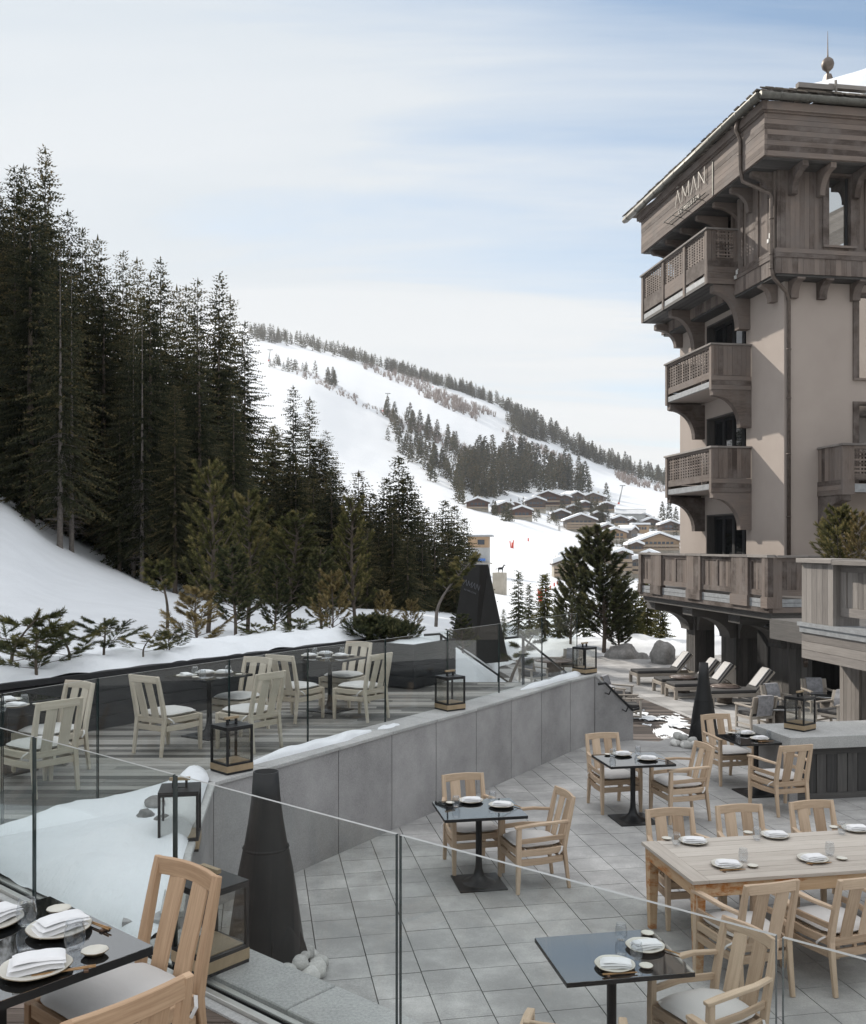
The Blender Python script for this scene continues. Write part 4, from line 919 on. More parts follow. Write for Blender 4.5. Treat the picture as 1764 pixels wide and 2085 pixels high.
# ------------------------------------------------------------ dining chairs
def chair_proto(name, label, cat, wd, cush, arms, scale=1.0):
    root = empty(name, (0, -50, -50), 0, label, cat)
    W = .262; Wr = .218; D = .25                      # half width, half depth; front is +y
    yb = lambda z: -D-(.0 if z < .42 else (z-.42)*.24)-(0 if z > .38 else (.38-z)*.14)   # rear post line
    for s in (-1, 1):
        m = MB(); zs = [0, .2, .38, .5, .66, .78, .855]
        m.sweep([(s*Wr, yb(z)+(.0), z*1.055) for z in zs], [.036, .042, .05, .05, .046, .042, .038], [.03, .034, .04, .042, .04, .036, .03]); m.build('leg', wd, root, bevel=.004)
        m = MB(); zt = .655 if arms else .42
        m.sweep([(s*W, D+.005, 0), (s*W, D, .22), (s*W, D-.004, .42)]+([(s*W, D-.008, zt)] if arms else []), [.034, .042, .046]+([.042] if arms else []), [.034, .044, .05]+([.044] if arms else [])); m.build('leg', wd, root, bevel=.004)
    m = MB()
    for z in (.395, .305):
        for s in (-1, 1): m.sweep([(s*Wr, -D+.02, z), (s*(W-.01), 0, z-.004), (s*W, D-.02, z)], .026, .062)
        m.sweep([(-W+.02, D, z), (W-.02, D, z)], .026, .062, side=(0, 1, 0)); m.sweep([(-Wr+.02, -D+.0, z), (Wr-.02, -D+.0, z)], .026, .062, side=(0, 1, 0))
    m.box((0, 0, .351), (.035, .03, .03)); m.box((0, D, .351), (.03, .024, .03)); m.box((0, -D, .351), (.03, .024, .03))
    for k in range(5): m.bb(-Wr+.0, Wr-.0, -D+.05+k*.09, -D+.12+k*.09, .405, .418)
    m.build('seat_frame', wd, root, bevel=.003)
    m = MB()
    zt = .862; yb2 = lambda z: yb(z/1.055); c = lambda x: -.030*(1-(x/Wr)**2)     # top rail bows backwards
    m.sweep([(x, yb2(zt)+c(x), zt+.006*(1-(x/Wr)**2)) for x in (-Wr+.015, -Wr*.6, -Wr*.25, 0, Wr*.25, Wr*.6, Wr-.015)], .026, .078, side=(0, 1, 0))
    for s in (-1, 1):
        xx = s*.085
        m.sweep([(xx, yb2(z)+c(xx)*min(1, (z-.4)/.4)-.002, z) for z in (.42, .55, .68, .83)], .112, .014)
    m.build('backrest', wd, root, bevel=.003)
    if arms:
        for s in (-1, 1):
            m = MB(); x = s*(W+.004)
            m.sweep([(s*(Wr+.006), yb(.64)+.0, .667), (x+s*.010, -.12, .675), (x+s*.012, .05, .672), (x+s*.006, .18, .662), (x, D+.035, .650)], [.035, .044, .052, .054, .048], [.026, .026, .027, .027, .026]); m.build('armrest', wd, root, bevel=.004)
            m = MB(); m.sweep([(s*Wr, yb(.5), .515), (x+s*.006, 0, .522), (x, D, .510)], .022, .045); m.build('side_rail', wd, root, bevel=.003)
    # cushion
    m = MB(); nx, ny = 22, 22
    def top(u, v, sg):
        a, b = u*2-1, v*2-1; k = 5.0
        r = (abs(a)**k+abs(b)**k)**(1/k); e = max(0, 1-r**6)**.5 if r < 1 else 0
        sc = max(abs(a), abs(b))/max(1e-6, (abs(a)**k+abs(b)**k)**(1/k)) if r > 0 else 1
        x = a*sc*(W-.012)*(1-.07*(1-b)); y = b*sc*(D+.0)+.012
        return Vector((x, y, .452+sg*(.030*e+.010*(1-r*r)*(1 if sg > 0 else 0))+.004*pnoise(Vector((x*6, y*6, 1+sg)))+.002*pnoise(Vector((x*20, y*20, 1)))))
    m.grid(nx, ny, lambda u, v: top(u, v, 1)); m.grid(nx, ny, lambda u, v: top(u, v, -1))
    cu = m.build('cushion', cush, root)
    m = MB()
    for s in (-1, 1): m.sweep([(s*(W-.02), -D+.03, .43), (s*(W+.018), -D+.055, .40), (s*(W+.02), -D+.085, .365)], .018, .003, side=(0, 1, 0), tint=.5)
    m.build('tie', cush, cu)
    return Proto(root)
ARM = chair_proto('dining_armchair', 'light teak dining armchair', 'armchair', 'teak', 'cushion', True)
PALE = chair_proto('dining_chair', 'pale teak dining chair', 'chair', 'teak_pale', 'cushion', False)
FORE = chair_proto('dining_chair', 'warm teak dining chair', 'chair', 'teak_fore', 'cushion', False)

# ------------------------------------------------------------ black pedestal tables
def table_proto(lx, ly, top='black_stone'):
    root = empty('dining_table', (0, -60, -50), 0, 'black stone table', 'table')
    m = MB(); m.bb(-lx/2, lx/2, -ly/2, ly/2, .725, .752, mi=1); m.bb(-lx/2+.001, lx/2-.001, -ly/2+.001, ly/2-.001, .7521, .755); m.build('tabletop', [top, 'black_metal'], root)
    m = MB(); m.lathe([(.045, .725), (.032, .70), (.031, .25), (.036, .16), (.055, .09), (.10, .045), (.16, .025), (.17, .018)], 28); m.bb(-.11, .11, -.11, .11, .70, .724); m.build('pedestal', 'black_metal', root)
    m = MB(); m.bb(-.24, .24, -.24, .24, 0, .018); m.build('base_plate', 'black_metal', root, bevel=.004)
    return Proto(root)
TB = table_proto(.83, .68); TU = table_proto(.72, .78)
# ------------------------------------------------------------ place settings
def plate_mesh():
    m = MB(); wob = lambda t, z: .018*math.sin(6.28*t*3+1)+.012*math.sin(6.28*t*7)
    m.lathe([(0, .010), (.075, .010), (.118, .020), (.126, .0235)], 40, wob=wob, mi=0); m.lathe([(.126, .0235), (.128, .021)], 40, wob=wob, mi=1); m.lathe([(.128, .021), (.10, .008), (.07, .0), (0, .0)], 40, wob=wob, mi=1)
    return m.build('plate', ['ceramic', 'ceramic_dark'])
def dish_mesh():
    m = MB(); wob = lambda t, z: .03*math.sin(6.28*t*2+1)+.02*math.sin(6.28*t*9)
    m.lathe([(0, .006), (.03, .008), (.044, .018)], 28, wob=wob, mi=0); m.lathe([(.044, .018), (.0455, .016)], 28, wob=wob, mi=1); m.lathe([(.0455, .016), (.03, .002), (.018, 0), (0, 0)], 28, wob=wob, mi=1)
    return m.build('sauce_dish', ['ceramic', 'ceramic_dark'])
def napkin_mesh():
    m = MB()
    for k, (z, sc, sh) in enumerate(((.0, 1, 0), (.011, .97, .006), (.022, .90, .012))):
        def fn(u, v, sg=1):
            a, b = u*2-1, v*2-1; x = a*.098*sc+sh; y = b*.058*(sc if k < 2 else .78)-sh*.8
            fold = .004*math.sin(a*2.2+k)+.003*pnoise(Vector((x*22, y*22, k)))
            ed = max(abs(a), abs(b)); zz = .023+z+fold-.010*max(0, ed-.75)*4*(1 if k == 0 else .3)
            return Vector((x+.004*pnoise(Vector((y*14, k, 0))), y, zz+(.0055*(1-ed**8) if sg > 0 else -.0045*(1-ed**8))))
        m.grid(18, 14, lambda u, v: fn(u, v, 1)); m.grid(18, 14, lambda u, v: fn(u, v, -1))
    return m.build('napkin', 'napkin')
def glass_mesh():
    m = MB(); m.lathe([(0, .004), (.026, .004), (.036, .02), (.041, .045), (.039, .075), (.032, .112), (.0315, .113), (.0375, .075), (.0393, .045), (.034, .022), (.024, .010), (0, .010)], 28)
    return m.build('tumbler', 'tumbler')
def sticks_mesh():
    m = MB()
    for s in (-1, 1): m.tube([(-.11, s*.006, .014), (.115, s*.004, .010)], [.0034, .0024], 6)
    o = m.build('chopsticks', 'bamboo'); m = MB(); m.box((-.075, 0, .005), (.018, .045, .010)); r = m.build('rest', 'walnut', o, bevel=.002); return o
PM = {k: Proto(f()) for k, f in (('plate', plate_mesh), ('dish', dish_mesh), ('napkin', napkin_mesh), ('glass', glass_mesh), ('sticks', sticks_mesh))}
def setting(p, face, z, where, parts='pngds', rz=None):
    """p: seat-side centre of the place; face: unit vector from the diner to the table centre"""
    f = Vector((face[0], face[1], 0)).normalized(); r = Vector((f.y, -f.x, 0)); a = math.atan2(r.y, r.x); P = Vector((p[0], p[1], z))
    if 'p' in parts: PM['plate'].place(P, U(0, 6), f'cream dark-rimmed plate under a napkin, {where}', 'plates', cat='plate')
    if 'n' in parts: PM['napkin'].place(P+Vector((0, 0, .0)), a+U(-.35, .35), f'folded white napkin on the plate, {where}', 'napkins', cat='napkin')
    if 'g' in parts: PM['glass'].place(P+f*.125+r*.155, U(0, 6), f'clear stemless glass, {where}', 'tumblers', cat='glass')
    if 'd' in parts: PM['dish'].place(P-f*.01+r*.205, U(0, 6), f'small cream sauce dish, {where}', 'sauce dishes', cat='dish')
    if 's' in parts: PM['sticks'].place(P-f*.135+r*.05, a+math.pi+U(-.05, .05), f'chopsticks lying on a rest, {where}', 'chopsticks', cat='chopsticks')
def yaw(d): return math.atan2(d.y, d.x)-math.pi/2
def put(proto, pos, face, label, group, z=0, sc=1.0): return proto.place((pos[0], pos[1], z), yaw(Vector(face))+U(-.035, .035), label, group, scale=sc if sc != 1 else None)
# lower terrace tables: centre from the measured corners
LT = [('nearest black table beside the lower right glass', (1.155, 6.19)), ('black table in front of the curved granite wall', (.46, 9.62)), ('black table left of the granite counter, third from the camera', (2.47, 11.83)), ('black table touching the granite counter', (4.43, 13.12))]
for nm, c in LT:
    C = Vector((*c, 0)); TB.place(C, TA, {0: 'polished black square table nearest the camera, cut by the lower edge', 1: 'polished black square table standing alone before the curved granite wall', 2: 'polished black square table halfway between the curved wall and the counter', 3: 'polished black square table pushed up to the granite counter'}[LT.index((nm, c))], 'black pedestal tables on the terrace')
def serve(z, tab, plates=(), glasses=(), dishes=(), sticks=(), ang=TA):
    for x, y, w_ in plates:
        p = gp(x, y, z); PM['plate'].place(p, U(0, 6), f'cream plate with dark rim, {w_} on the {tab}', 'plates', cat='plate'); PM['napkin'].place(p, ang+U(-.4, .4), f'folded white napkin, {w_} on the {tab}', 'napkins', cat='napkin')
    for x, y, w_ in glasses: PM['glass'].place(gp(x, y, z), U(0, 6), f'clear glass, {w_} on the {tab}', 'tumblers', cat='glass')
    for x, y, w_ in dishes: PM['dish'].place(gp(x, y, z), U(0, 6), f'small sauce dish, {w_} on the {tab}', 'sauce dishes', cat='dish')
    for x, y, w_, a_ in sticks: PM['sticks'].place(gp(x, y, z), ang+a_, f'chopsticks on a rest, {w_} on the {tab}', 'chopsticks', cat='chopsticks')
serve(.755, 'nearest black terrace table', [(1314, 1931, 'far setting'), (1252, 1969, 'near setting')], [(1265, 1914, 'left of the far plate'), (1297, 1954, 'between the two plates')], [(1319, 1904, 'behind the far plate'), (1316, 1971, 'right of the near plate')], [(1352, 1936, 'at the right edge', -.9), (1262, 1986, 'before the near plate', 0)])
serve(.755, 'lone black table', [(959, 1633, 'left setting'), (1021, 1642, 'right setting')], [(929, 1643, 'left of both plates'), (1003, 1634, 'between the plates')], [(917, 1637, 'at the left edge')], [(1046, 1641, 'beside the right plate', -1.1)])
serve(.755, 'middle black table', [(1267, 1538, 'left setting'), (1319, 1547, 'right setting')], [(1248, 1543, 'left of both plates'), (1299, 1538, 'between the plates')], [(1238, 1538, 'at the left edge')], [(1341, 1546, 'beside the right plate', -1.1)])
serve(.755, 'black table by the counter', [(1519, 1495, 'left setting'), (1547, 1506, 'right setting')], [(1503, 1500, 'left of both plates'), (1566, 1503, 'right of both plates')], [(1487, 1494, 'at the left edge')], [(1560, 1511, 'before the right plate', 0)])
serve(.752, 'long teak table', [(1412, 1716, 'far left setting'), (1578, 1704, 'far middle setting'), (1743, 1691, 'far right setting'), (1480, 1764, 'near left setting'), (1655, 1752, 'near right setting')],
    [(1378, 1722, 'at the far left corner'), (1542, 1711, 'left of the far middle plate'), (1715, 1699, 'left of the far right plate'), (1514, 1755, 'beside the near left plate'), (1690, 1742, 'beside the near right plate')],
    [(1358, 1710, 'at the far left corner'), (1524, 1698, 'left of the far middle plate'), (1698, 1687, 'left of the far right plate'), (1533, 1766, 'right of the near left plate'), (1715, 1751, 'right of the near right plate')],
    [(1492, 1774, 'before the near left plate', 0), (1668, 1760, 'before the near right plate', 0)])
ZU = DECK+.755; AU = math.atan2(DP.y, DP.x)+math.pi
serve(ZU, 'left table of the upper deck', [(19, 1428, 'far setting'), (32, 1440, 'near setting')], [(50, 1437, 'right of both plates'), (4, 1450, 'at the left picture edge')], [(75, 1436, 'at the right corner')], ang=AU)
serve(ZU, 'middle table of the upper deck', [(380, 1378, 'left setting'), (455, 1372, 'right setting'), (418, 1372, 'rear setting')], [(397, 1376, 'behind the left plate'), (413, 1383, 'nearest the camera'), (465, 1374, 'beside the right plate')], [(398, 1381, 'near the front corner'), (487, 1375, 'near the right corner')], ang=AU)
serve(ZU, 'far table of the upper deck', [(631, 1337, 'left setting'), (694, 1337, 'right setting'), (662, 1333, 'rear setting')], [(641, 1335, 'behind the left plate'), (667, 1341, 'nearest the camera'), (697, 1334, 'beside the right plate')], [(650, 1340, 'near the front corner'), (716, 1336, 'near the right corner')], ang=AU)
AL = 'armchairs on the lower terrace'
put(ARM, (.41, 10.12), -TL+TR*.06, 'teak armchair between the curved granite wall and the lone black table', AL)
put(ARM, (1.0, 9.63), -TR-TL*.10, 'teak armchair pulled out on the right of the lone black table', AL)
put(ARM, (2.33, 12.38), -TL+TR*.04, 'teak armchair facing the camera behind the middle black table', AL)
put(ARM, (3.07, 11.95), -TR-TL*.07, 'teak armchair on the right of the middle black table', AL)
put(ARM, (4.25, 13.8), -TL+TR*.02, 'teak armchair beside the pebbles of the far black fireplace', AL)
put(ARM, (4.45, 12.3), TL-TR*.10, 'teak armchair seen from behind at the panelled end of the counter', AL)
put(ARM, (1.76, 6.10), -TR-TL*.30, 'teak armchair on the right of the nearest black terrace table', AL)
put(ARM, (1.30, 5.25), TL-TR*.05, 'teak armchair cut by the bottom edge, its bowed top rail towards the camera', AL)
put(ARM, (.78, 5.33), TL*.9+TR*.4, 'teak armchair of which only an arm end shows at the bottom edge', AL)
# long teak table
lt = empty('long_table', (1.86, 8.55, 0), TA, 'long slatted teak table with orange stained aprons set with white napkins', 'table')
LX, LY = 3.1, 1.03
m = MB(); m.bb(0, .14, -LY, 0, .722, .752); m.bb(LX-.14, LX, -LY, 0, .722, .752)
for k in range(9): m.bb(.143, LX-.143, -LY+k*LY/9+.003, -LY+(k+1)*LY/9-.003, .722, .751+U(-.001, .001))
m.build('tabletop', 'table_top', lt, bevel=.002)
m = MB(); m.bb(.10, LX-.1, -LY+.03, -LY+.055, .61, .72); m.bb(.10, LX-.1, -.055, -.03, .61, .72); m.bb(.03, .055, -LY+.1, -.1, .61, .72); m.bb(LX-.055, LX-.03, -LY+.1, -.1, .61, .72); m.build('apron', 'table_frame', lt)
for x in (.03, LX-.12):
    for y in (-LY+.02, -.11):
        m = MB(); m.sweep([(x+.045, y+.045, 0), (x+.045, y+.045, .45), (x+.045, y+.045, .721)], [.062, .085, .095], [.062, .085, .095], side=(1, 0, 0)); m.build('leg', 'table_frame', lt, bevel=.004)
def LTp(x, y): return Vector((1.86, 8.55, 0))+TR*x+TL*y
seatnames = ['nearest its left end', 'at its middle', 'near its right end']
for k, x in enumerate((.46, 1.17, 1.95)):
    put(ARM, LTp(x+.0, .10), -TL, f'teak armchair on the far side of the long table {seatnames[k]}', 'armchairs at the long table')
for k, (x, y) in enumerate(((.34, -1.20), (1.08, -1.22), (1.95, -1.2))):
    put(ARM, LTp(x, y), TL-TR*.10, f'teak armchair with its back to the camera at the long table {seatnames[k]}', 'armchairs at the long table')
# upper deck tables and chairs
UT = [((-4.46, 9.96), 'left edge'), ((-2.77, 11.85), 'middle'), ((-1.47, 13.66), 'far end')]
for c, nm in UT:
    C = Vector((*c, 0)); TU.place(C+Vector((0, 0, DECK)), math.atan2(DA.y, DA.x)-math.pi/2, f'black pedestal table on the upper deck, {nm} of the row', 'black tables on the upper deck')
    G_ = 'pale chairs on the upper deck'
    put(PALE, {'middle': (-3.05, 11.0), 'far end': (-1.86, 13.0)}.get(nm, (0, 0)), DA+DP*.05, f'pale chair with its back to the camera, {nm} table of the upper deck', G_, DECK) if nm != 'left edge' else None
    put(PALE, {'left edge': (-3.97, 9.95), 'middle': (-2.46, 12.15), 'far end': (-1.30, 14.15)}[nm], -DA, f'pale chair facing the camera beyond the {nm} table of the upper deck', G_, DECK)
    put(PALE, {'left edge': (-3.79, 9.23), 'middle': (-2.14, 11.17), 'far end': (-.98, 13.06)}[nm], DP+DA*.08, f'pale chair on the glass side, {nm} table of the upper deck', G_, DECK)
# foreground table and chairs
PT = Vector((-1.12, 3.83, 0)); ua = Vector((-.757, .653, 0)); va = Vector((-.653, -.757, 0))
ft = empty('dining_table', PT+Vector((0, 0, DECK)), math.atan2(va.y, va.x), 'large polished black table in the bottom left corner', 'table')
m = MB(); m.bb(0, 1.25, -.83, 0, .722, .754, mi=1); m.bb(.001, 1.249, -.829, -.001, .7541, .757); m.build('tabletop', ['black_stone', 'black_metal'], ft)
m = MB(); m.bb(.42, .55, -.50, -.36, .02, .72); m.bb(.2, .9, -.7, -.15, 0, .02); m.build('pedestal', 'black_metal', ft, bevel=.003)
zt = DECK+.757
def spot(x, y): return gp(x, y, zt)
def put1(kind, x, y, rz, lab, grp, cat): p = spot(x, y); return PM[kind].place(p, rz, lab, grp, cat=cat)
FL_ = 'of the large foreground table'
for (x, y, rz, lab) in ((72, 1978, .15, f'nearest the camera on the left {FL_}'), (120, 1897, .5, f'beside the snow end {FL_}'), (-18, 1882, .8, f'cut by the left edge {FL_}')):
    put1('plate', x, y, rz, f'large cream plate, {lab}', 'plates', 'plate').scale = (1.02,)*3
    put1('napkin', x, y-2, rz+.25, f'folded white linen napkin, {lab}', 'napkins', 'napkin').scale = (1.05, 1.15, 1.25)
put1('glass', 54, 1885, 0, f'clear glass left of the far plate {FL_}', 'tumblers', 'glass').scale = (1.02,)*3
put1('glass', 152, 1934, 0, f'clear glass between the two plates {FL_}', 'tumblers', 'glass').scale = (1.02,)*3
put1('dish', 193, 1944, 0, f'small cream dish near the corner {FL_}', 'sauce dishes', 'dish').scale = (1.12,)*3
put1('dish', 120, 1858, 0, f'small cream dish behind the far plate {FL_}', 'sauce dishes', 'dish').scale = (1.12,)*3
put1('sticks', 192, 1886, math.atan2(-.60, .8)+math.pi, f'brown chopsticks on a rest by the far plate {FL_}', 'chopsticks', 'chopsticks')
put1('sticks', 132, 1983, .35+math.pi, f'brown chopsticks lying along the near plate {FL_}', 'chopsticks', 'chopsticks')
put(FORE, PT+ua*.34-va*.05, va, 'tall warm teak chair between the foreground table and the glass', 'chairs at the foreground table', DECK)
put(FORE, PT-ua*.24+va*.47, ua+va*.0, 'teak chair at the bottom edge with its bowed top rail towards the camera', 'chairs at the foreground table', DECK)

# ------------------------------------------------------------ lanterns
def lantern_proto():
    o = empty('lantern', (0, -70, 0), 0, 'black lantern', 'lantern'); S = .135; Hh = .40
    m = MB(); m.bb(-S, S, -S, S, 0, .018); m.bb(-S, S, -S, S, .073, .09)
    for sx in (-1, 1):
        for sy in (-1, 1): m.bb(sx*S, sx*(S-.018), sy*S, sy*(S-.018), .09, Hh)
    for sx in (-1, 1): m.bb(sx*S, sx*(S-.018), -S+.018, S-.018, Hh-.02, Hh); m.bb(-S+.018, S-.018, sx*S, sx*(S-.018), Hh-.02, Hh)
    m.bb(-S, S, -S, S, Hh+.001, Hh+.012); m.build('frame', 'black_metal', o)
    m = MB(); m.bb(-S-.002, S+.002, -S-.002, S+.002, .0185, .0725); m.bb(-S+.02, S-.02, -S+.02, S-.02, .091, .095); m.build('base', 'brass_wood', o)
    m = MB()
    for sx in (-1, 1): m.bb(sx*(S-.008), sx*(S-.011), -S+.018, S-.018, .09, Hh-.02); m.bb(-S+.018, S-.018, sx*(S-.008), sx*(S-.011), .09, Hh-.02)
    m.build('pane', 'lantern_glass', o)
    m = MB(); m.bb(-.052, .052, -.012, .012, Hh+.012, Hh+.016); m.bb(-.052, -.036, -.012, .012, Hh+.016, Hh+.062); m.bb(.036, .052, -.012, .012, Hh+.016, Hh+.062); h = m.build('handle', 'black_metal', o)
    m = MB(); m.bb(-.07, .07, -.013, .013, Hh+.062, Hh+.082); m.build('grip', 'brass_wood', h)
    return Proto(o)
LN = lantern_proto(); LG = 'black lanterns'
LN.place(Vector((-1.225, 5.27, 1.10)), math.atan2(GA.y, GA.x), 'largest looking black lantern behind the foreground teak chair', LG, scale=1.1)
LN.place(Vector((-1.93, 7.30, 1.10)), R(10), 'black lantern standing in the planter snow beside the boulders', LG, scale=1.1)
LN.place(Vector((-1.98, 9.42, 1.185)), R(45), 'black lantern on the near corner of the granite coping', LG)
LN.place(Vector((.23, 12.95, 1.182)), R(35), 'black lantern halfway along the granite coping', LG)
LN.place(Vector((2.62, 16.55, 1.19)), R(40), 'black lantern on the far end of the granite coping before the pine', LG)
LN.place(Vector((5.06, 13.2, .862)), R(38), 'black lantern with a light candle holder on the granite counter', LG)
# ------------------------------------------------------------ cone fireplaces
def fireplace(loc, prof, lab, ydir, xs=1.0):
    o = empty('outdoor_fireplace', loc, ydir, lab, 'fireplace'); m = MB()
    zs = [p[1] for p in prof]; seam = prof[len(prof)//2+1][1]
    m.lathe([(r, z) for r, z in prof if z >= seam]+[(prof[-1][0]*.9, prof[-1][1]), (prof[-1][0]*.88, prof[-1][1]-.2)], 40); m.build('chimney', 'heater', o)
    m = MB(); m.lathe([(r+.004, z) for r, z in prof if z <= seam+1e-4], 40); m.build('body', 'heater', o)
    m = MB(); rb = prof[1][0]; P = [(0, .72), (-.10, .50), (-.17, .25), (-.19, .06), (.19, .06), (.17, .25), (.10, .50)]
    m.prism([(x*xs, -rb*1.02+(z-.06)*.30, z) for x, z in P], (0, -.012, 0)); m.build('fire_door', 'interior', o)
    m = MB(); m.grid(20, 12, lambda u, v: Vector(((u-.5)*2*.17*math.sin(math.pi*(v*.9+.1)), -rb*.86-.10*math.sin(math.pi*min(1, v*1.15)*.5+.3)*math.cos((u-.5)*2.6)+v*.12, .05+v*.48))); m.build('hood', 'heater', o)
    m = MB(); zz = seam; m.lathe([(prof[len(prof)//2+1][0]+.006, zz-.012), (prof[len(prof)//2+1][0]+.011, zz), (prof[len(prof)//2+1][0]+.004, zz+.012)], 40); m.build('collar', 'heater', o)
    m = MB(); m.lathe([(prof[0][0]*1.03, .0), (prof[0][0]*1.03, .02), (0, .02)], 40); m.build('base', 'black_metal', o)
prof1 = [(.33, 0), (.315, .12), (.285, .32), (.252, .55), (.215, .80), (.175, 1.0), (.14, 1.2), (.114, 1.4), (.10, 1.6)]
fireplace((-1.33, 7.62, 0), prof1, 'tall black cone fireplace close behind the near glass guard', R(50))
prof2 = [(.255, 0), (.245, .1), (.22, .28), (.195, .45), (.175, .60), (.145, .78), (.115, .95), (.088, 1.15), (.075, 1.40)]
fireplace((4.58, 16.2, .01), prof2, 'black cone fireplace at the far edge of the terrace before the loungers', R(-35))
def pebbles(cx, cy, n, r0, r1, a0, a1, lab, sz, seed):
    random.seed(seed); P_ = None
    for k in range(n):
        a = R(lerp(a0, a1, (k+.5)/n)+U(-6, 6)); rr = U(r0, r1); s = U(*sz); m = MB()
        sd = U(0, 50)
        def fn(u, v):
            A = u*2*math.pi; B = (v-.5)*math.pi; d = Vector((math.cos(A)*math.cos(B), math.sin(A)*math.cos(B), math.sin(B)))
            return d*s*(1+.18*pnoise(d*1.2+Vector((sd, 0, 0))))*1.0
        m.grid(15, 9, fn, tint=U(0, 1)); o = m.build('pebble', 'pebble'); o.scale = (1, .85, .72)
        lay = 1 if (k % 3 == 2) else 0
        o.location = (cx+math.cos(a)*(rr-.06*lay), cy+math.sin(a)*(rr-.06*lay), s*.6+lay*s*1.0); o.rotation_euler = (U(-.3, .3), U(-.3, .3), U(0, 6)); tag(o, lab, 'pebble', lab)
pebbles(-1.33, 7.62, 15, .33, .42, -75, 40, 'pale round stone piled against the near black fireplace', (.065, .10), 3)
pebbles(4.58, 16.2, 30, .30, .52, -215, -20, 'pale round stone heaped at the foot of the far black fireplace', (.07, .10), 4)
random.seed(21)
# ------------------------------------------------------------ granite counter with dark panelling
ct = empty('bar_counter', (4.73, 12.62, 0), TA, 'granite topped bar counter with dark panelled front at the right edge', 'counter')
m = MB(); m.bb(-.02, 3.2, 0, .98, .70, .86); m.build('countertop', 'coping', ct, bevel=.004)
m = MB(); m.bb(.0, .12, .06, .94, 0, .695); m.build('end_panel', 'wall', ct)
m = MB(); m.bb(.12, 3.2, .10, .16, 0, .08); m.bb(.12, 3.2, .10, .16, .60, .695); planks_x(m, .12, 3.2, .12, .16, .08, .60, 20, 'x', gap=.012); m.bb(.12, 3.2, .16, .9, 0, .69); m.build('front_panel', 'dark_wood', ct)

# ------------------------------------------------------------ lounge: sun loungers, stump tables, low armchairs
def lounger_proto():
    o = empty('sun_lounger', (0, -80, 0), 0, 'sun lounger', 'sun lounger'); Wd = .36
    m = MB()
    for s in (-1, 1): m.bb(0, 2.05, s*Wd-.025, s*Wd+.025, .26, .36)
    m.bb(0, .05, -Wd, Wd, .26, .36); m.bb(2.0, 2.05, -Wd, Wd, .26, .36)
    for k in range(12): m.bb(.08+k*.11, .15+k*.11, -Wd+.03, Wd-.03, .34, .36)
    m.build('frame', 'teak_grey', o, bevel=.004)
    for x in (.0, 1.96):
        for s in (-1, 1): m = MB(); m.bb(x, x+.09, s*Wd-.045, s*Wd+.045, 0, .27); m.build('leg', 'teak_grey', o, bevel=.005)
    a = R(50); c, s_ = math.cos(a), math.sin(a)
    m = MB(); m.bb(.02, 1.38, -Wd+.02, Wd-.02, .365, .45); m.build('mattress', 'mattress', o, bevel=.02)
    Rm = Matrix.Rotation(-a, 3, 'Y'); ctr = Vector((1.38+c*.36, 0, .40+s_*.36))
    m = MB(); m.box(ctr, (.76, Wd*2-.04, .09), Mx=Rm, tint=.5); m.build('backrest_cushion', 'mattress', o, bevel=.02)
    m = MB()
    for s in (-1, 1): m.sweep([(1.36, s*Wd*.95, .36), (1.38+c*.80, s*Wd*.95, .33+s_*.80)], .03, .05, side=(0, 1, 0))
    m.sweep([(1.62, 0, .60), (1.95, 0, .37)], .03, .03, side=(0, 1, 0)); m.build('backrest_frame', 'teak_grey', o)
    m = MB(); m.box(ctr+Vector((-s_, 0, c))*.065+Vector((c, 0, s_))*.06, (.62, .42, .035), Mx=Rm, tint=.5); m.box(ctr+Vector((c, 0, s_))*.385+Vector((-s_, 0, c))*.02, (.03, .42, .12), Mx=Rm, tint=.5); m.build('towel', 'towel', o, bevel=.012)
    return Proto(o)
LO = lounger_proto()
HR = Vector((.987, .1605, 0)); rzh = HZ
# foot end (left) points measured on the photo
for (xd, yd, lab) in ((1290, 1392, 'farthest sun lounger by the boulders with a folded striped towel'), (1338, 1410, 'second farthest sun lounger, its foot end left of the black chimney'), (1364, 1421, 'third sun lounger with its backrest right of the black chimney'), (1437, 1436, 'nearest sun lounger with its raised backrest before the timber column')):
    p = gp(xd, yd, LOW); LO.place(p, rzh+R(-1), lab, 'sun loungers on the lounge terrace', scale=1.02)
def stump(loc, lab, r=.42, dark=False, h=.5):
    o = empty('side_table', loc, 0, lab, 'side table'); m = MB(); m.lathe([(0, 0), (.21, 0), (.22, .1), (.24, h-.05), (0, h-.05)], 20, wob=lambda t, z: .06*math.sin(t*6.28*3)+.03*math.sin(t*6.28*9)); m.build('trunk', 'bark_pale', o)
    m = MB(); m.lathe([(0, h-.05), (r-.02, h-.05), (r, h-.02), (r-.01, h), (0, h)], 32); m.build('tabletop', 'black_stone' if dark else 'walnut_top', o)
stump(gp(1391, 1410, LOW), 'round side table with a stump base between the far sun loungers'); stump(gp(1473, 1431, LOW)+Vector((.05, 0, 0)), 'round side table with a stump base beside the nearest sun lounger')
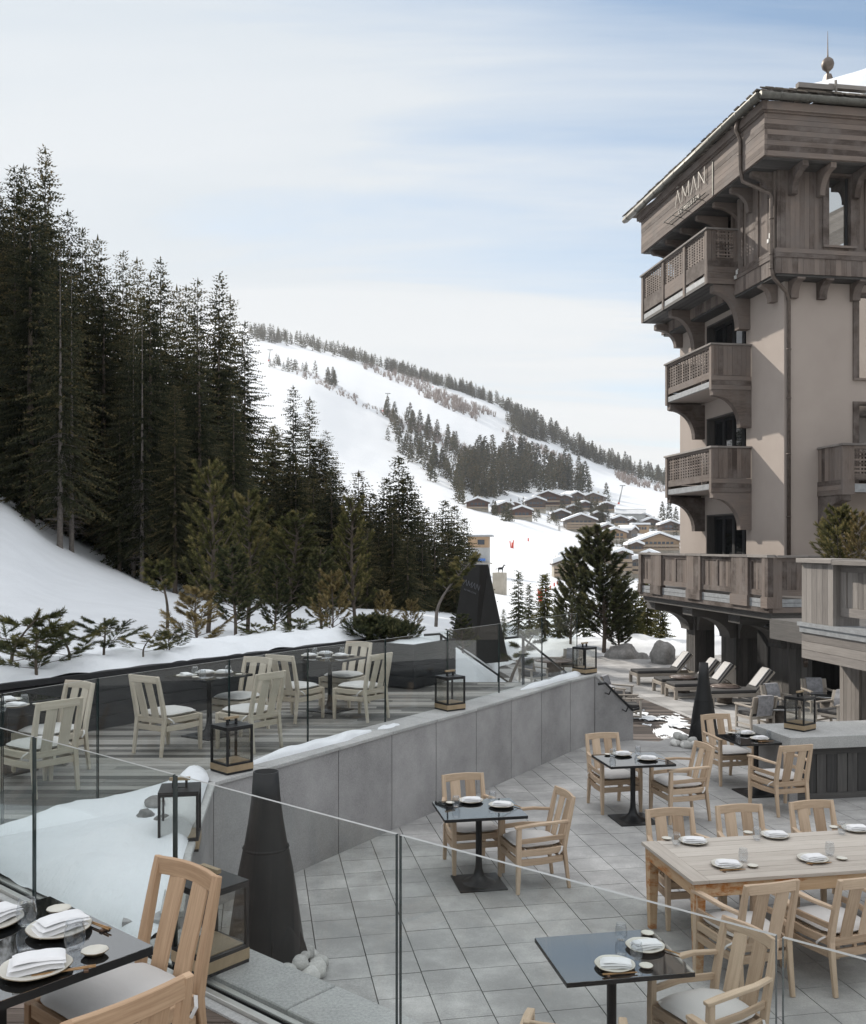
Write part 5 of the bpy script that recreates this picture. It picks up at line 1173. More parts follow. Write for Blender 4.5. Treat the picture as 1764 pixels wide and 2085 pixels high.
def low_chair():
    o = empty('lounge_armchair', (0, -90, 0), 0, 'lounge armchair', 'armchair'); Wd = .33
    for s in (-1, 1):
        m = MB(); m.sweep([(s*Wd, .30, 0), (s*Wd, .30, .56)], .05, .05); m.build('leg', 'teak_grey', o); m = MB(); m.sweep([(s*Wd, -.30, 0), (s*Wd, -.28, .35), (s*Wd, -.42, .84)], .05, .05); m.build('leg', 'teak_grey', o)
        m = MB(); m.bb(s*Wd-.04, s*Wd+.04, -.36, .36, .56, .60); m.build('armrest', 'teak_grey', o, bevel=.006)
    m = MB()
    for s in (-1, 1): m.bb(s*Wd-.02, s*Wd+.02, -.28, .28, .27, .33); m.bb(s*Wd-.015, s*Wd+.015, -.28, .28, .10, .14)
    m.bb(-Wd, Wd, .27, .31, .27, .33); m.bb(-Wd, Wd, -.30, -.26, .27, .33); m.build('seat_frame', 'teak_grey', o)
    m = MB(); m.bb(-Wd+.03, Wd-.03, -.26, .30, .33, .42); m.build('cushion', 'mattress', o, bevel=.02)
    m = MB(); m.sweep([(0, -.29, .42), (0, -.33, .62), (0, -.41, .84)], Wd*2-.06, .05); m.build('backrest', 'teak_grey', o)
    m = MB(); m.sweep([(0, -.26, .46), (0, -.29, .66), (0, -.37, .865), (0, -.44, .87), (0, -.42, .62), (0, -.36, .36)], .44, .022, sm=False); m.build('blanket', 'blanket', o)
    return Proto(o)
LC = low_chair()
for (xd, yd, ang, lab) in ((1538, 1482, 18, 'low armchair with a grey blanket right of the far black fireplace'), (1592, 1462, 205, 'low armchair draped with a pale blanket before the timber column'), (1258, 1440, 240, 'low armchair with a pale blanket just behind the end of the granite wall'), (1277, 1464, 268, 'low armchair with a blue-grey blanket over its side by the wall end'),
    (1086, 1397, 215, 'grey armchair seen through the far glass left of the round table'), (1163, 1372, 160, 'grey armchair right of the round table seen through the far glass'), (1668, 1448, 180, 'low armchair with a grey throw deep under the timber wing'), (1700, 1478, 120, 'pale draped armchair beside the boarded pier')):
    LC.place(gp(xd, yd, LOW), R(ang), lab, 'low armchairs on the lounge terrace')
stump(gp(1580, 1478, LOW), 'round black-topped table on a stump behind the counter lantern', .62, True, .52); stump(gp(1128, 1378, LOW), 'round grey table beyond the far glass guard', .7, False, .6)
stump(gp(1690, 1460, LOW), 'low round table in the shade beneath the timber wing', .5, True, .6)
# ------------------------------------------------------------ terrain (heights from readings of the ground line; the two leftmost columns are invented)
TC = [(-900, [(9, 1300), (14, 1100), (30, 700), (60, 330), (120, 60), (300, 20), (2300, 300)]),  # this column and the next: unseen slope, raised steeply to shade the terrace
 (-400, [(9, 1420), (14, 1290), (25, 1120), (45, 820), (75, 560), (120, 420), (300, 380), (2300, 500)]),
 (-100, [(9, 1440), (14, 1340), (20, 1262), (35, 1085), (60, 930), (100, 850), (200, 780), (600, 740), (2300, 660)]),
 (0, [(11.2, 1392), (14, 1345), (20, 1262), (28, 1165), (42, 1030), (60, 985), (100, 930), (200, 850), (600, 780), (2300, 680)]),
 (120, [(11.8, 1375), (15, 1332), (22, 1266), (30, 1205), (42, 1118), (60, 1050), (100, 970), (200, 880), (600, 790), (2300, 690)]),
 (290, [(12.6, 1356), (16, 1320), (22, 1280), (32, 1232), (48, 1178), (70, 1115), (110, 1040), (200, 940), (600, 810), (1500, 690), (2300, 690)]),
 (400, [(13.4, 1344), (17, 1312), (24, 1276), (36, 1240), (54, 1200), (85, 1150), (140, 1090), (300, 980), (700, 800), (1450, 668), (2300, 664)]),
 (480, [(14, 1336), (18, 1307), (26, 1275), (40, 1238), (60, 1205), (100, 1165), (200, 1090), (500, 910), (900, 750), (1450, 672), (2300, 660)]),
 (620, [(15.5, 1318), (20, 1294), (30, 1266), (50, 1238), (80, 1212), (150, 1165), (250, 1105), (500, 940), (900, 780), (1400, 706), (1600, 698)]),
 (760, [(16.8, 1302), (22, 1284), (35, 1262), (60, 1238), (100, 1208), (200, 1150), (350, 1075), (600, 960), (950, 830), (1350, 746), (1500, 740)]),
 (900, [(17.5, 1330), (25, 1302), (40, 1270), (70, 1233), (120, 1196), (220, 1142), (400, 1072), (600, 1003), (900, 895), (1300, 786), (1420, 780)]),
 (1000, [(18, 1400), (24, 1372), (30, 1340), (45, 1288), (80, 1245), (150, 1196), (230, 1156), (350, 1100), (480, 1056), (600, 1030), (900, 935), (1250, 822), (1350, 815)]),
 (1100, [(18, 1640), (28, 1447), (36, 1380), (40, 1345), (52, 1300), (80, 1258), (130, 1218), (220, 1172), (330, 1125), (420, 1092), (520, 1066), (620, 1040), (900, 958), (1200, 872), (1300, 866)]),
 (1250, [(18, 1640), (28, 1447), (38, 1361), (44, 1325), (56, 1300), (75, 1282), (120, 1246), (250, 1205), (330, 1170), (400, 1138), (480, 1110), (560, 1085), (640, 1048), (900, 998), (1150, 946), (1250, 941)]),
 (1390, [(18, 1640), (28, 1447), (38, 1361), (44, 1330), (60, 1305), (80, 1286), (150, 1246), (300, 1190), (400, 1150), (480, 1122), (560, 1098), (640, 1062), (900, 1020), (1150, 992), (1250, 988)]),
 (1600, [(18, 1640), (28, 1447), (40, 1347), (60, 1305), (150, 1246), (400, 1150), (640, 1080), (1150, 1025), (1300, 1018)]),
 (2500, [(18, 1640), (28, 1447), (50, 1320), (60, 1305), (150, 1246), (400, 1150), (640, 1080), (1150, 1035), (1300, 1030)])]
def yd_at(col, Y):
    if Y <= col[0][0]: return col[0][1]
    for (a, p), (b, q) in zip(col, col[1:]):
        if Y <= b: t = (math.log(Y)-math.log(a))/(math.log(b)-math.log(a)); return lerp(p, q, t)
    return col[-1][1]
RIDGE = [(c[0], c[1][-1][0]) for c in TC]
def ridge_at(x):
    for (a, p), (b, q) in zip(RIDGE, RIDGE[1:]):
        if x <= b: return lerp(p, q, max(0, (x-a)/(b-a)))
    return RIDGE[-1][1]
def hz(X, Y):
    """ground height at a world position"""
    x = CX+F*X/Y; x = max(-899, min(2499, x)); Ye = min(Y, ridge_at(x))
    for i in range(len(TC)-1):
        if x <= TC[i+1][0]:
            P = [TC[max(0, min(len(TC)-1, i+k))] for k in (-1, 0, 1, 2)]; V_ = [yd_at(p[1], Ye) for p in P]; X_ = [p[0] for p in P]
            h = X_[2]-X_[1]; t = (x-X_[1])/h
            m1 = (V_[2]-V_[0])/max(1, X_[2]-X_[0])*h; m2 = (V_[3]-V_[1])/max(1, X_[3]-X_[1])*h
            yd = (2*t**3-3*t*t+1)*V_[1]+(t**3-2*t*t+t)*m1+(-2*t**3+3*t*t)*V_[2]+(t**3-t*t)*m2; break
    z = CZ+(HY-yd)/F*Ye
    if Y > Ye: z -= (Y-Ye)*.25
    v = Vector((X, Y, 0)); z += min(1.6, Y*.0022)*pnoise(v/(4+Y*.05))+min(.6, Y*.0012)*pnoise(v/(1.2+Y*.012))
    if Y < 60: z += .05*pnoise(v*.7)
    # keep clear of the decks and of the lounge
    side = (X+5.05)*.813-(Y-11.16)*.583
    if side > -.9 and Y < 18.2+max(0, X)*.1: z = min(z, lerp(z, -2.2, min(1, (side+.9)/.4)))
    if X > 1.4 and 14 < Y < 41:
        if inside((X, Y), lounge_out): z = min(z, -1.42)
    return z
lounge_out = [(1.3, 16), (2.2, 36.6), (3.8, 39.4), (11, 40.2), (22, 43.8), (40, 43.8), (40, 14)]
rows = []; Y = 8.6
while Y < 2600: rows.append(Y); Y *= 1.021 if Y > 60 else 1.018
m = MB(); cols_ = [-900+i*11 for i in range(int(3400/11)+1)]
ids = [[m.V((( x-CX)/F*Y, Y, hz((x-CX)/F*Y, Y))) for Y in rows] for x in cols_]
for i in range(len(cols_)-1):
    for j in range(len(rows)-1): m.face([ids[i][j], ids[i+1][j], ids[i+1][j+1], ids[i][j+1]], sm=True)
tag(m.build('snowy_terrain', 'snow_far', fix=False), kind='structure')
# fine near snow, banked against the planter
m = MB()
def bank(u, v):
    s_ = -6+u*12.8; p = B0+pd*s_+pn*(.02+v*2.2)
    g = hz(p.x+0, p.y); g2 = hz(p.x+pn.x*1.2, p.y+pn.y*1.2)
    edge = DECK+.74-.012+.16*(1-math.exp(-v*7))+.07*pnoise(p*1.9)+.04*pnoise(p*5)*min(1, v*6)
    t = min(1, max(0, (v*2.2-.5)/1.4)); p.z = lerp(edge, max(edge-.1, g2+.02), t)-.25*max(0, v-.85)*6; return p
m.grid(230, 34, bank); tag(m.build('snow_bank', 'snow', fix=False), kind='structure')
m = MB()
def mound(u, v):
    s_ = -.8+u*6.4; w_ = -1.45+v*6.3; p = Vector((.02, 16.75, 0))+sl*s_+DP*w_
    k = math.exp(-((w_-1.3)/1.8)**2); top = 1.9-.34*max(0, s_-.5)-.02*s_*s_
    e = min(1, max(0, (s_+.8)/.7)); zl = DECK-.10-.36*max(0, s_); hi = top*(.55+.45*k); t_ = min(1, max(0, (w_+.05)/.5)); p.z = lerp(-.6, lerp(zl, hi, t_*t_*(3-2*t_)), e**.5)+.06*pnoise(p*1.4)+.02*pnoise(p*5)-.9*max(0, v-.8)*5*.4; return p
m.grid(70, 60, mound); tag(m.build('snow_mound', 'snow', fix=False), kind='structure')
# low snow bank and bare earth round the back of the lounge terrace
m = MB()
def rim(u, v):
    P = [(2.0, 31), (2.5, 36.2), (4.0, 39.3), (7.5, 39.6), (11, 39.9), (16, 41.6), (22, 43.6)]
    p = interp_t(P, u); w_ = v*3.0; q = p+Vector((-.25, 1, 0)).normalized()*w_
    q.z = max(LOW-.05, hz(q.x, q.y+.6)*0+LOW-.02+.45*math.sin(min(1, v*1.15)*math.pi*.55)+.35*max(0, pnoise(q*.45))*v*2+.06*pnoise(q*2.2)); return q
m.grid(130, 26, rim); tag(m.build('snow_border', 'snow', fix=False), kind='structure')
for (xd, yd, Y, sz, lab) in ((1268, 1340, 39.2, (.75, .6, .55), 'long grey boulder at the foot of the dark pine'), (1350, 1338, 37.5, (.62, .5, .62), 'upright grey boulder behind the farthest sun lounger'), (1302, 1345, 39.0, (.5, .4, .35), 'low grey boulder between the two larger ones')):
    p = at(xd, yd, Y); boulder('boulder', p, sz, lab, 'boulder', 'rock', xd, 'boulders behind the lounge terrace')

# ------------------------------------------------------------ sign pylon
sg = empty('sign_pylon', at(967, 1352, 26), 0, 'tall black tapering sign pylon with pale lettering rising from the snow', 'sign'); so_ = sg.location.copy()
A_, B_, C_, D_ = at(914, 1335, 25.2), at(967, 1354, 25.6), at(1037, 1347, 26.4), at(985, 1335, 26.6)
A2_, B2_, C2_, D2_ = at(947.4, 1148.5, 25.5), at(978.2, 1150, 25.7), at(995, 1149.6, 26.1), at(972, 1148, 26.1)
m = MB(); ids = [m.V(p-so_) for p in (A_, B_, C_, D_, A2_, B2_, C2_, D2_)]
for q in ((0, 1, 5, 4), (1, 2, 6, 5), (2, 3, 7, 6), (3, 0, 4, 7), (4, 5, 6, 7), (3, 2, 1, 0)): m.face([ids[k] for k in q])
m.build('body', 'heater', sg, bevel=.01)
ex = (B_-A_).normalized(); mid0 = (A_+B_)/2; mid1 = (A2_+B2_)/2; ez = (mid1-mid0).normalized(); ny = ex.cross(ez).normalized(); ez = ny.cross(ex)
def face_pt(t): return mid0.lerp(mid1, t)
def sgM(t, off=.0):
    o_ = face_pt(t)+ny*.02-so_+ex*off
    return Matrix(((ex.x, ez.x, ny.x, o_.x), (ex.y, ez.y, ny.y, o_.y), (ex.z, ez.z, ny.z, o_.z), (0, 0, 0, 1)))
M['sign_grey'] = plain('sign_grey_letters', (.13, .135, .15), .5)
mx = sgM(.76); m = MB(T=mx); x = -.24
for let, wd in (('A', .10), ('M', .12), ('A', .10), ('N', .10)):
    S = lambda a, b, c, d: m.sweep([(x+a, b, 0), (x+c, d, 0)], .012, .01, side=(0, 0, 1))
    if let == 'A': S(0, 0, wd/2, .15); S(wd/2, .15, wd, 0)
    if let == 'M': S(0, 0, 0, .15); S(0, .15, wd/2, .03); S(wd/2, .03, wd, .15); S(wd, .15, wd, 0)
    if let == 'N': S(0, 0, 0, .15); S(0, .15, wd, 0); S(wd, 0, wd, .15)
    x += wd+.03
m.build('sign_lettering', 'sign_grey', sg)
textmesh('sign_lettering', 'LE MÉLÉZIN', .055, 'sign_grey', sg, sgM(.71), depth=.004, spacing=1.4)
# ------------------------------------------------------------ conifers
def spruce_mesh(H, Rm, z0, step, nb, tw, seed, leafw=.11, hang=.9, tip=1.0, dense=1.0):
    """crown of whorled drooping branches carrying small hanging sprays"""
    random.seed(seed); m = MB(); z = z0*H; az = 0; ph = U(0, 50)
    while z < H*.985:
        f = (z-z0*H)/(H*(1-z0)); L_ = Rm*((1-f)**.80)*(.55+.45*min(1, f*5+.35))+.22
        for b in range(nb):
            az += 2.399+U(-.3, .3); l = L_*U(.5, 1.15); lf = lerp(1, .66, f)
            if f < .25 and U(0, 1) < .25: l *= .6
            pt = pnoise(Vector((math.cos(az)*1.1, math.sin(az)*1.1, z*.55+ph))); l *= 1+.45*pt
            if pt < -.22 and U(0, 1) < .55: continue
            d = Vector((math.cos(az), math.sin(az), 0)); sd = Vector((-d.y, d.x, 0)); up0 = lerp(-.18, .34, f)+U(-.22, .22); zz = z+U(-.5, .5)*step
            n = max(2, int(l/tw)); tint0 = U(.1, .55); pr = None
            for k in range(n+1):
                t = k/n; p = d*(l*t)+Vector((0, 0, zz+l*(up0*t-.42*t*t+.16*t**4)))
                if pr is not None and k < n: pass
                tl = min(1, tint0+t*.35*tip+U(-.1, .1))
                if k == 0: continue
                ln = lerp(.55, .22, t)*min(1.0, .3+l*.35)*U(.7, 1.2)*(1.9 if tw > .5 else 1)*(leafw/.15)**.5*lf
                for s in (-1, 1):
                    if U(0, 1) > dense: continue
                    dr = (sd*s*.75+d*.55+Vector((0, 0, -.25-hang*U(.1, .6)))).normalized(); e = p+dr*ln; wv = (d*.7+Vector((0, 0, .5))).normalized()*leafw*lf*U(.6, 1.1)
                    i = [m.V(p+wv*.5), m.V(p-wv*.5), m.V(e-wv*.15), m.V(e+wv*.25)]; m.face(i, None, tl)
                if U(0, 1) < .75*dense:
                    e = p+Vector((U(-.12, .12), U(-.12, .12), -ln*hang*U(.6, 1.5))); wv = (sd*.6+d*.5)*leafw*lf*.8
                    i = [m.V(p+wv), m.V(p-wv), m.V(e)]; m.face(i, None, max(0, tl-.15))
                if k == n:
                    e = p+d*leafw*lf*2.2+Vector((0, 0, leafw*.6*lf)); wv = sd*leafw*lf*.6; i = [m.V(p+wv), m.V(p-wv), m.V(e)]; m.face(i, None, min(1, tl+.15))
        z += step*U(.8, 1.2)*lerp(1, .5, f)
    for k in range(5): a = k*1.257; m.face([m.V((0, 0, H+.0)), m.V((math.cos(a)*.10, math.sin(a)*.10, H-.5)), m.V((math.cos(a+1)*.10, math.sin(a+1)*.10, H-.5))], None, .6)
    return m
def spruce_proto(name, H, Rm, z0, seed, step=.42, nb=7, tw=.26, dead=0, mat='spruce', bark='bark', leafw=.11, dense=1.0, tip=1.0):
    root = empty(name, (0, -100, 0), 0, 'spruce', 'spruce tree')
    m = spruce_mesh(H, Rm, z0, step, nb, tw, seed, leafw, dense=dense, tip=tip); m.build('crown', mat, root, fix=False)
    m = MB(); r = H*(.0075 if bark == 'bark_pale' else .011)+.04
    m.tube([(0, 0, -.6), (0, 0, .4), (.03, 0, H*.4), (.02, .02, H*.7), (0, .02, H*.98)], [r*1.25, r, r*.6, r*.24, .008], 9)
    for k in range(dead):
        zz = U(.06, z0+.25)*H; a = U(0, 6.28); l = U(.5, 1.9); q = [Vector((0, 0, zz)), Vector((math.cos(a)*l*.6, math.sin(a)*l*.6, zz+U(-.2, .1))), Vector((math.cos(a)*l, math.sin(a)*l, zz-U(.1, .5)))]
        m.tube(q, [.02, .014, .005], 4)
    m.build('trunk', bark, root, fix=False); p = Proto(root); p.H = H; return p
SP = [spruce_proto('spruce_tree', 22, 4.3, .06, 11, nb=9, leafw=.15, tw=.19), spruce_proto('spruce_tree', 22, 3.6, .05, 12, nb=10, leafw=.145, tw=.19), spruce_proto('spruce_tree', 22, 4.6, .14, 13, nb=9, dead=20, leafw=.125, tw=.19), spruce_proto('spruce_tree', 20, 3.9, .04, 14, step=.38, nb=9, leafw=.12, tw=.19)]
SPB = spruce_proto('spruce_tree', 21, 3.8, .13, 15, nb=8, dead=120, bark='bark_pale', dense=.7, leafw=.13)
SM = [spruce_proto('spruce_tree', 10, 2.7, .03, 16, step=.27, nb=9, tw=.2, leafw=.13), spruce_proto('spruce_tree', 10, 2.3, .03, 17, step=.27, nb=9, tw=.2, leafw=.12)]
SS = [spruce_proto('spruce_tree', 4, .75, .06, 18, step=.16, nb=6, tw=.11, leafw=.10, mat='pine_dark', dense=.95), spruce_proto('spruce_tree', 4, .95, .03, 19, step=.14, nb=8, tw=.12, leafw=.115, mat='pine', dense=1.0)]
def to_top(proto, xd, top, Y, label, group, rz=None, base=None, wid=1.0):
    X = (xd-CX)/F*Y; zb = hz(X, Y) if base is None else base; zt = CZ+(HY-top)/F*Y; s = max(.05, (zt-zb)/proto.H)
    return proto.place((X, Y, zb-.05), U(0, 6.28) if rz is None else rz, label, group, scale=(s*wid, s*wid, s))
FG = 'spruces of the forest on the left slope'; random.seed(5)
sil = [(-60, 380), (29, 334), (48, 329), (92, 294), (138, 421), (168, 459), (199, 473), (251, 506), (279, 519), (327, 521), (360, 575), (379, 576), (403, 561), (447, 552), (469, 594), (499, 649), (525, 740), (560, 830), (597, 781), (631, 804), (664, 873), (690, 950), (731, 954), (787, 969), (812, 925), (868, 1032), (907, 1015), (946, 1052)]
def sil_at(x):
    for (a, p), (b, q) in zip(sil, sil[1:]):
        if x <= b: return lerp(p, q, (x-a)/(b-a))
    return 1052
to_top(SP[0], 92, 294, 55, 'tallest spruce, rising above the forest at the upper left', FG, wid=.9)
for k, (x, t, Y) in enumerate(((29, 334, 58), (48, 329, 60), (-8, 360, 57), (138, 421, 52), (168, 459, 56), (199, 473, 53), (251, 506, 54), (279, 519, 58), (327, 521, 55), (360, 575, 58), (379, 576, 60), (403, 561, 56), (447, 552, 57), (469, 594, 60), (499, 649, 58))):
    to_top(SP[k % 4], x, t, Y, 'tall dark spruce on the skyline of the left forest', FG, wid=.95)
to_top(SPB, 122, 470, 43, 'spruce with a long pale bare trunk and dead twigs at the front of the forest', FG)
to_top(SPB, 146, 520, 44.5, 'second bare-trunked spruce just right of the palest trunk', FG, wid=.9)
to_top(SPB, 272, 640, 47, 'slim bare-trunked spruce above the hollow in the snow slope', FG, wid=.85)
to_top(SPB, 289, 600, 46, 'bare-trunked spruce beside the hollow, slightly nearer', FG, wid=.85)
for k in range(40):
    x = lerp(-40, 520, (k*.618) % 1); Y = U(46, 62); t = sil_at(x)+U(30, 300); to_top(SP[random.randrange(4)], x, t, Y, 'dark spruce packed in the middle of the left forest', FG, wid=U(.95, 1.2))
for x, t, Y in ((597, 781, 64), (631, 804, 66), (664, 873, 66), (560, 860, 62), (680, 928, 64)): to_top(SP[(x+Y) % 4], x, t, Y, 'spruce on the right shoulder of the forest before the piste', FG, wid=1.1)
for x, t, Y in ((731, 954, 58), (812, 925, 60), (787, 969, 61), (830, 960, 59), (760, 1000, 62), (868, 1032, 62), (885, 1040, 60), (907, 1015, 63), (926, 1026, 64), (946, 1052, 66), (700, 985, 60), (845, 1000, 63), (720, 1030, 57), (800, 1030, 56), (860, 1070, 57)): to_top(SM[(x+Y) % 2], x, t, Y, 'small spruce at the low right end of the forest', FG, wid=1.15)
for k in range(30):
    x = lerp(540, 945, (k*.618+.3) % 1); Y = U(54, 70); to_top(SM[k % 2], x, max(sil_at(x), 790)+U(40, 170), Y, 'dark spruce filling the low end of the forest', FG, wid=1.25)
for k in range(40):                                   # unseen trees added beyond the left edge to shade the terrace
    x = lerp(-900, -120, (k*.618+.1) % 1); Y = U(30, 48) if x < -420 else U(48, 70); X = (x-CX)/F*Y; zb = hz(X, Y); SP[k % 4].place((X, Y, zb-.1), U(0, 6), 'unseen tall spruce beyond the left picture edge, added to shade the terrace', FG, scale=U(.9, 1.15))
for k in range(26):                                   # unseen trees upslope, made extra tall to keep sun off the terrace
    x = lerp(-640, -215, (k*.618+.4) % 1); Y = U(62, 90); X = (x-CX)/F*Y; SP[k % 4].place((X, Y, hz(X, Y)-.1), U(0, 6), 'unseen spruce beyond the left edge, made very tall to block the sun', FG, scale=U(1.4, 1.65))
# ------------------------------------------------------------ mountain pines with brush-like shoots
def brush(m, p, d, ln, r, n, t0):
    d = d.normalized(); a = d.orthogonal().normalized(); b = d.cross(a)
    for k in range(n):
        t = k/n; an = k*2.399+U(-.3, .3); o = a*math.cos(an)+b*math.sin(an); q = p+d*(ln*t); e = q+(o*.8+d*.75).normalized()*r*U(.75, 1.1)*(1-.35*t)
        wv = d.cross(o)*.0065*U(.8, 1.4)*(r/.09); m.face([m.V(q+wv), m.V(q-wv), m.V(e)], None, min(1, max(0, t0+t*.45+U(-.12, .12))))
def pine_tree(name, H, spread, nbr, seed, mat='pine', z0=.15, r=.105, per=5, dens=30, bark='bark', label='pine', cat='pine tree', up=.7, lean=(0, 0), wood_r=None):
    random.seed(seed); root = empty(name, (0, -120, 0), 0, label, cat); m = MB(); w_ = MB(); wr = wood_r or H*.016+.008
    tp = lambda f: Vector((lean[0]*f*f*H+.03*H*math.sin(f*4+seed), lean[1]*f*f*H+.02*H*math.cos(f*3+seed), H*f))
    w_.tube([tp(k/8)-(Vector((0, 0, .15)) if k == 0 else Vector()) for k in range(9)], [wr*(1-.085*k) for k in range(9)], 7)
    for b in range(nbr):
        f = lerp(z0, .97, (b+.5)/nbr); az = b*2.399+U(-.4, .4); d = Vector((math.cos(az), math.sin(az), 0)); l = spread*(1-f*.72)*U(.65, 1.15)*(.55+.45*min(1, (f-z0)*6+.3)); p0 = tp(f)
        cur = lambda t: p0+d*(l*t)+Vector((0, 0, l*(up*.15*t+up*.75*t*t)))
        w_.tube([cur(0), cur(.5), cur(1)], [wr*.36, wr*.24, wr*.12], 4, cap=False); t0 = U(.05, .45)
        for k in range(per):
            t = lerp(.35, 1, (k+.5)/per); q = cur(t)
            for s in (-1, 1):
                dd = (d*.8+Vector((-d.y, d.x, 0))*s*U(.35, .9)+Vector((0, 0, up*U(.3, 1.1)))).normalized(); ls = l*.24*U(.7, 1.2)*(1.15-.4*t)+.05
                w_.tube([q, q+dd*ls], [wr*.10, wr*.06], 3, cap=False); brush(m, q+dd*ls*.3, dd, ls*.95, r, dens, t0+U(-.1, .1))
        brush(m, cur(.82), (cur(1)-cur(.82)), l*.30+.08, r*1.1, int(dens*1.3), t0+.1)
    brush(m, tp(.93), Vector((lean[0], lean[1], 1)), H*.09+.06, r, dens*2, .5)
    m.build('crown', mat, root, fix=False); w_.build('trunk', bark, root, fix=False); p = Proto(root); p.H = H; return p
PN = [pine_tree('young_pine', 3.4, 1.05, 40, 31, per=4, r=.115, dens=30, up=.85), pine_tree('young_pine', 3.0, 1.0, 42, 32, per=4, r=.115, dens=30, up=.85), pine_tree('young_pine', 3.0, 1.0, 50, 33, per=4, r=.12, dens=32, mat='pine_dark')]
PR = pine_tree('rusty_pine', 1.5, .85, 26, 34, mat='pine_rust', per=5, dens=22, z0=.05)
PG = 'young pines behind the deck planter'
def pine_at(pr, xd, top, base, Y, label, group, rz=0, cat=None, wid=1.0):
    b = at(xd, base, Y); s = ((base-top)/F*Y)/pr.H; return pr.place(b, rz, label, group, scale=(s*wid, s*wid, s), cat=cat)
pine_at(PN[0], 427, 950, 1290, 21, 'tallest young olive pine behind the planter, its crown narrow and pale tipped', PG, .4, wid=.8)
pine_at(PN[1], 505, 1012, 1300, 23, 'young olive pine just right of the tallest one', PG, 1.3, wid=.85)
pine_at(PN[1], 597, 1050, 1295, 22, 'broad young pine above the middle deck table', PG, 2.7, wid=1.15)
pine_at(PN[0], 720, 1018, 1290, 22, 'young pine with a forked top left of the planter box', PG, 3.9, wid=.8)
pine_at(PN[2], 655, 1120, 1295, 21, 'dark low young pine between two taller olive ones', PG, 5)
pine_at(PN[2], 475, 1120, 1300, 19.5, 'dark young pine leaning behind the rusty bush', PG, .9, wid=1.1)
pine_at(PN[2], 560, 1150, 1300, 20.5, 'short dark pine below the broad young pine', PG, 2.2)
pine_at(PR, 400, 1205, 1325, 16.6, 'bushy rust coloured pine spilling over the planter edge', PG, 1, wid=1.2)
pine_at(PR, 676, 1170, 1295, 19, 'narrow rusty pine behind the far deck table', PG, 2, wid=.75)
pine_at(PR, 782, 1208, 1285, 21, 'thin rusty sapling above the planter box', PG, 3, wid=.8)
pine_at(PR, 838, 1225, 1290, 22, 'small rusty sapling right of the planter box', PG, 5, wid=.8)
S1 = pine_tree('small_pine', 1.0, .42, 12, 35, mat='pine', per=3, dens=40, z0=.45, r=.075, up=.9, lean=(.12, 0), label='small pine'); 
pine_at(S1, 338, 1150, 1262, 17, 'small pine on a crooked bare stem left of the rusty bush', PG, 2.6, wid=1.25)
S2 = pine_tree('slender_pine', 1.35, .40, 12, 36, mat='pine', per=3, dens=36, z0=.42, r=.085, up=1.0, lean=(.42, 0), bark='bark_pale', label='slender pine')
pine_at(S2, 893, 1135, 1262, 19.5, 'slender leaning pine with a pale stem in front of the black sign', PG, 0, wid=1.35)
pine_at(PN[2], 940, 1252, 1335, 22.5, 'feathery dark pine bush at the foot of the black sign', PG, 1, wid=1.5)
S3 = pine_tree('slender_pine', 1.1, .34, 8, 37, mat='pine_dark', per=3, dens=36, z0=.35, r=.085, up=.5, lean=(.30, 0), label='slender pine', bark='bark_pale')
pine_at(S3, 1040, 1285, 1402, 18.6, 'thin leaning pine among the stair handrails', PG, 0, wid=1.5)
# dwarf pines poking out of the snow in the planter
DW = [pine_tree('dwarf_pine', .50, .52, 9, 41, mat='pine', per=4, dens=34, z0=.12, r=.062, up=.45, lean=(.35, 0), label='dwarf pine', cat='shrub'), pine_tree('dwarf_pine', .50, .50, 11, 42, mat='pine_dark', per=4, dens=34, z0=.1, r=.062, up=.55, label='dwarf pine', cat='shrub')]
DG = 'dwarf pines in the planter snow'
for i, (x, top, base, Y, w_, lab) in enumerate(((26, 1256, 1365, 12.2, 1.0, 'leftmost dwarf pine, bent and rusty at the left edge'), (75, 1300, 1378, 11.7, 1.2, 'low spreading dwarf pine next to the left edge'), (140, 1272, 1348, 12.6, 1.0, 'upright dwarf pine left of centre in the snow bank'), (212, 1268, 1330, 13.2, 1.15, 'bushy dwarf pine with sideways shoots over the snow'), (292, 1292, 1335, 13.2, 1.2, 'small flat dwarf pine right of the bushy ones'), (345, 1290, 1333, 13.9, 1.1, 'small dwarf pine below the crooked sapling'), (530, 1272, 1308, 16.5, 1.3, 'dwarf pine behind the left chair of the middle table'), (610, 1265, 1305, 17.5, 1.3, 'dwarf pine above the far end of the planter wall'))):
    pine_at(DW[i % 2], x, top, base, Y, lab, DG, i*1.7, wid=w_*1.25)
BX = pine_tree('box_shrub', .55, .50, 46, 44, mat='pine_dark', per=4, dens=30, z0=.02, r=.07, up=.8, label='box shrub', cat='shrub')
for k, (x_, lab) in enumerate(((748, 'leftmost dense shrub of the planter box row'), (776, 'second dense shrub from the left in the planter box row'), (803, 'third dense shrub in the planter box row'), (830, 'rightmost low shrub of the planter box row'))): pine_at(BX, x_, 1262+k*4, 1315, 16.5, lab, 'shrubs in the planter box', k*1.3, wid=1.15-.1*k)
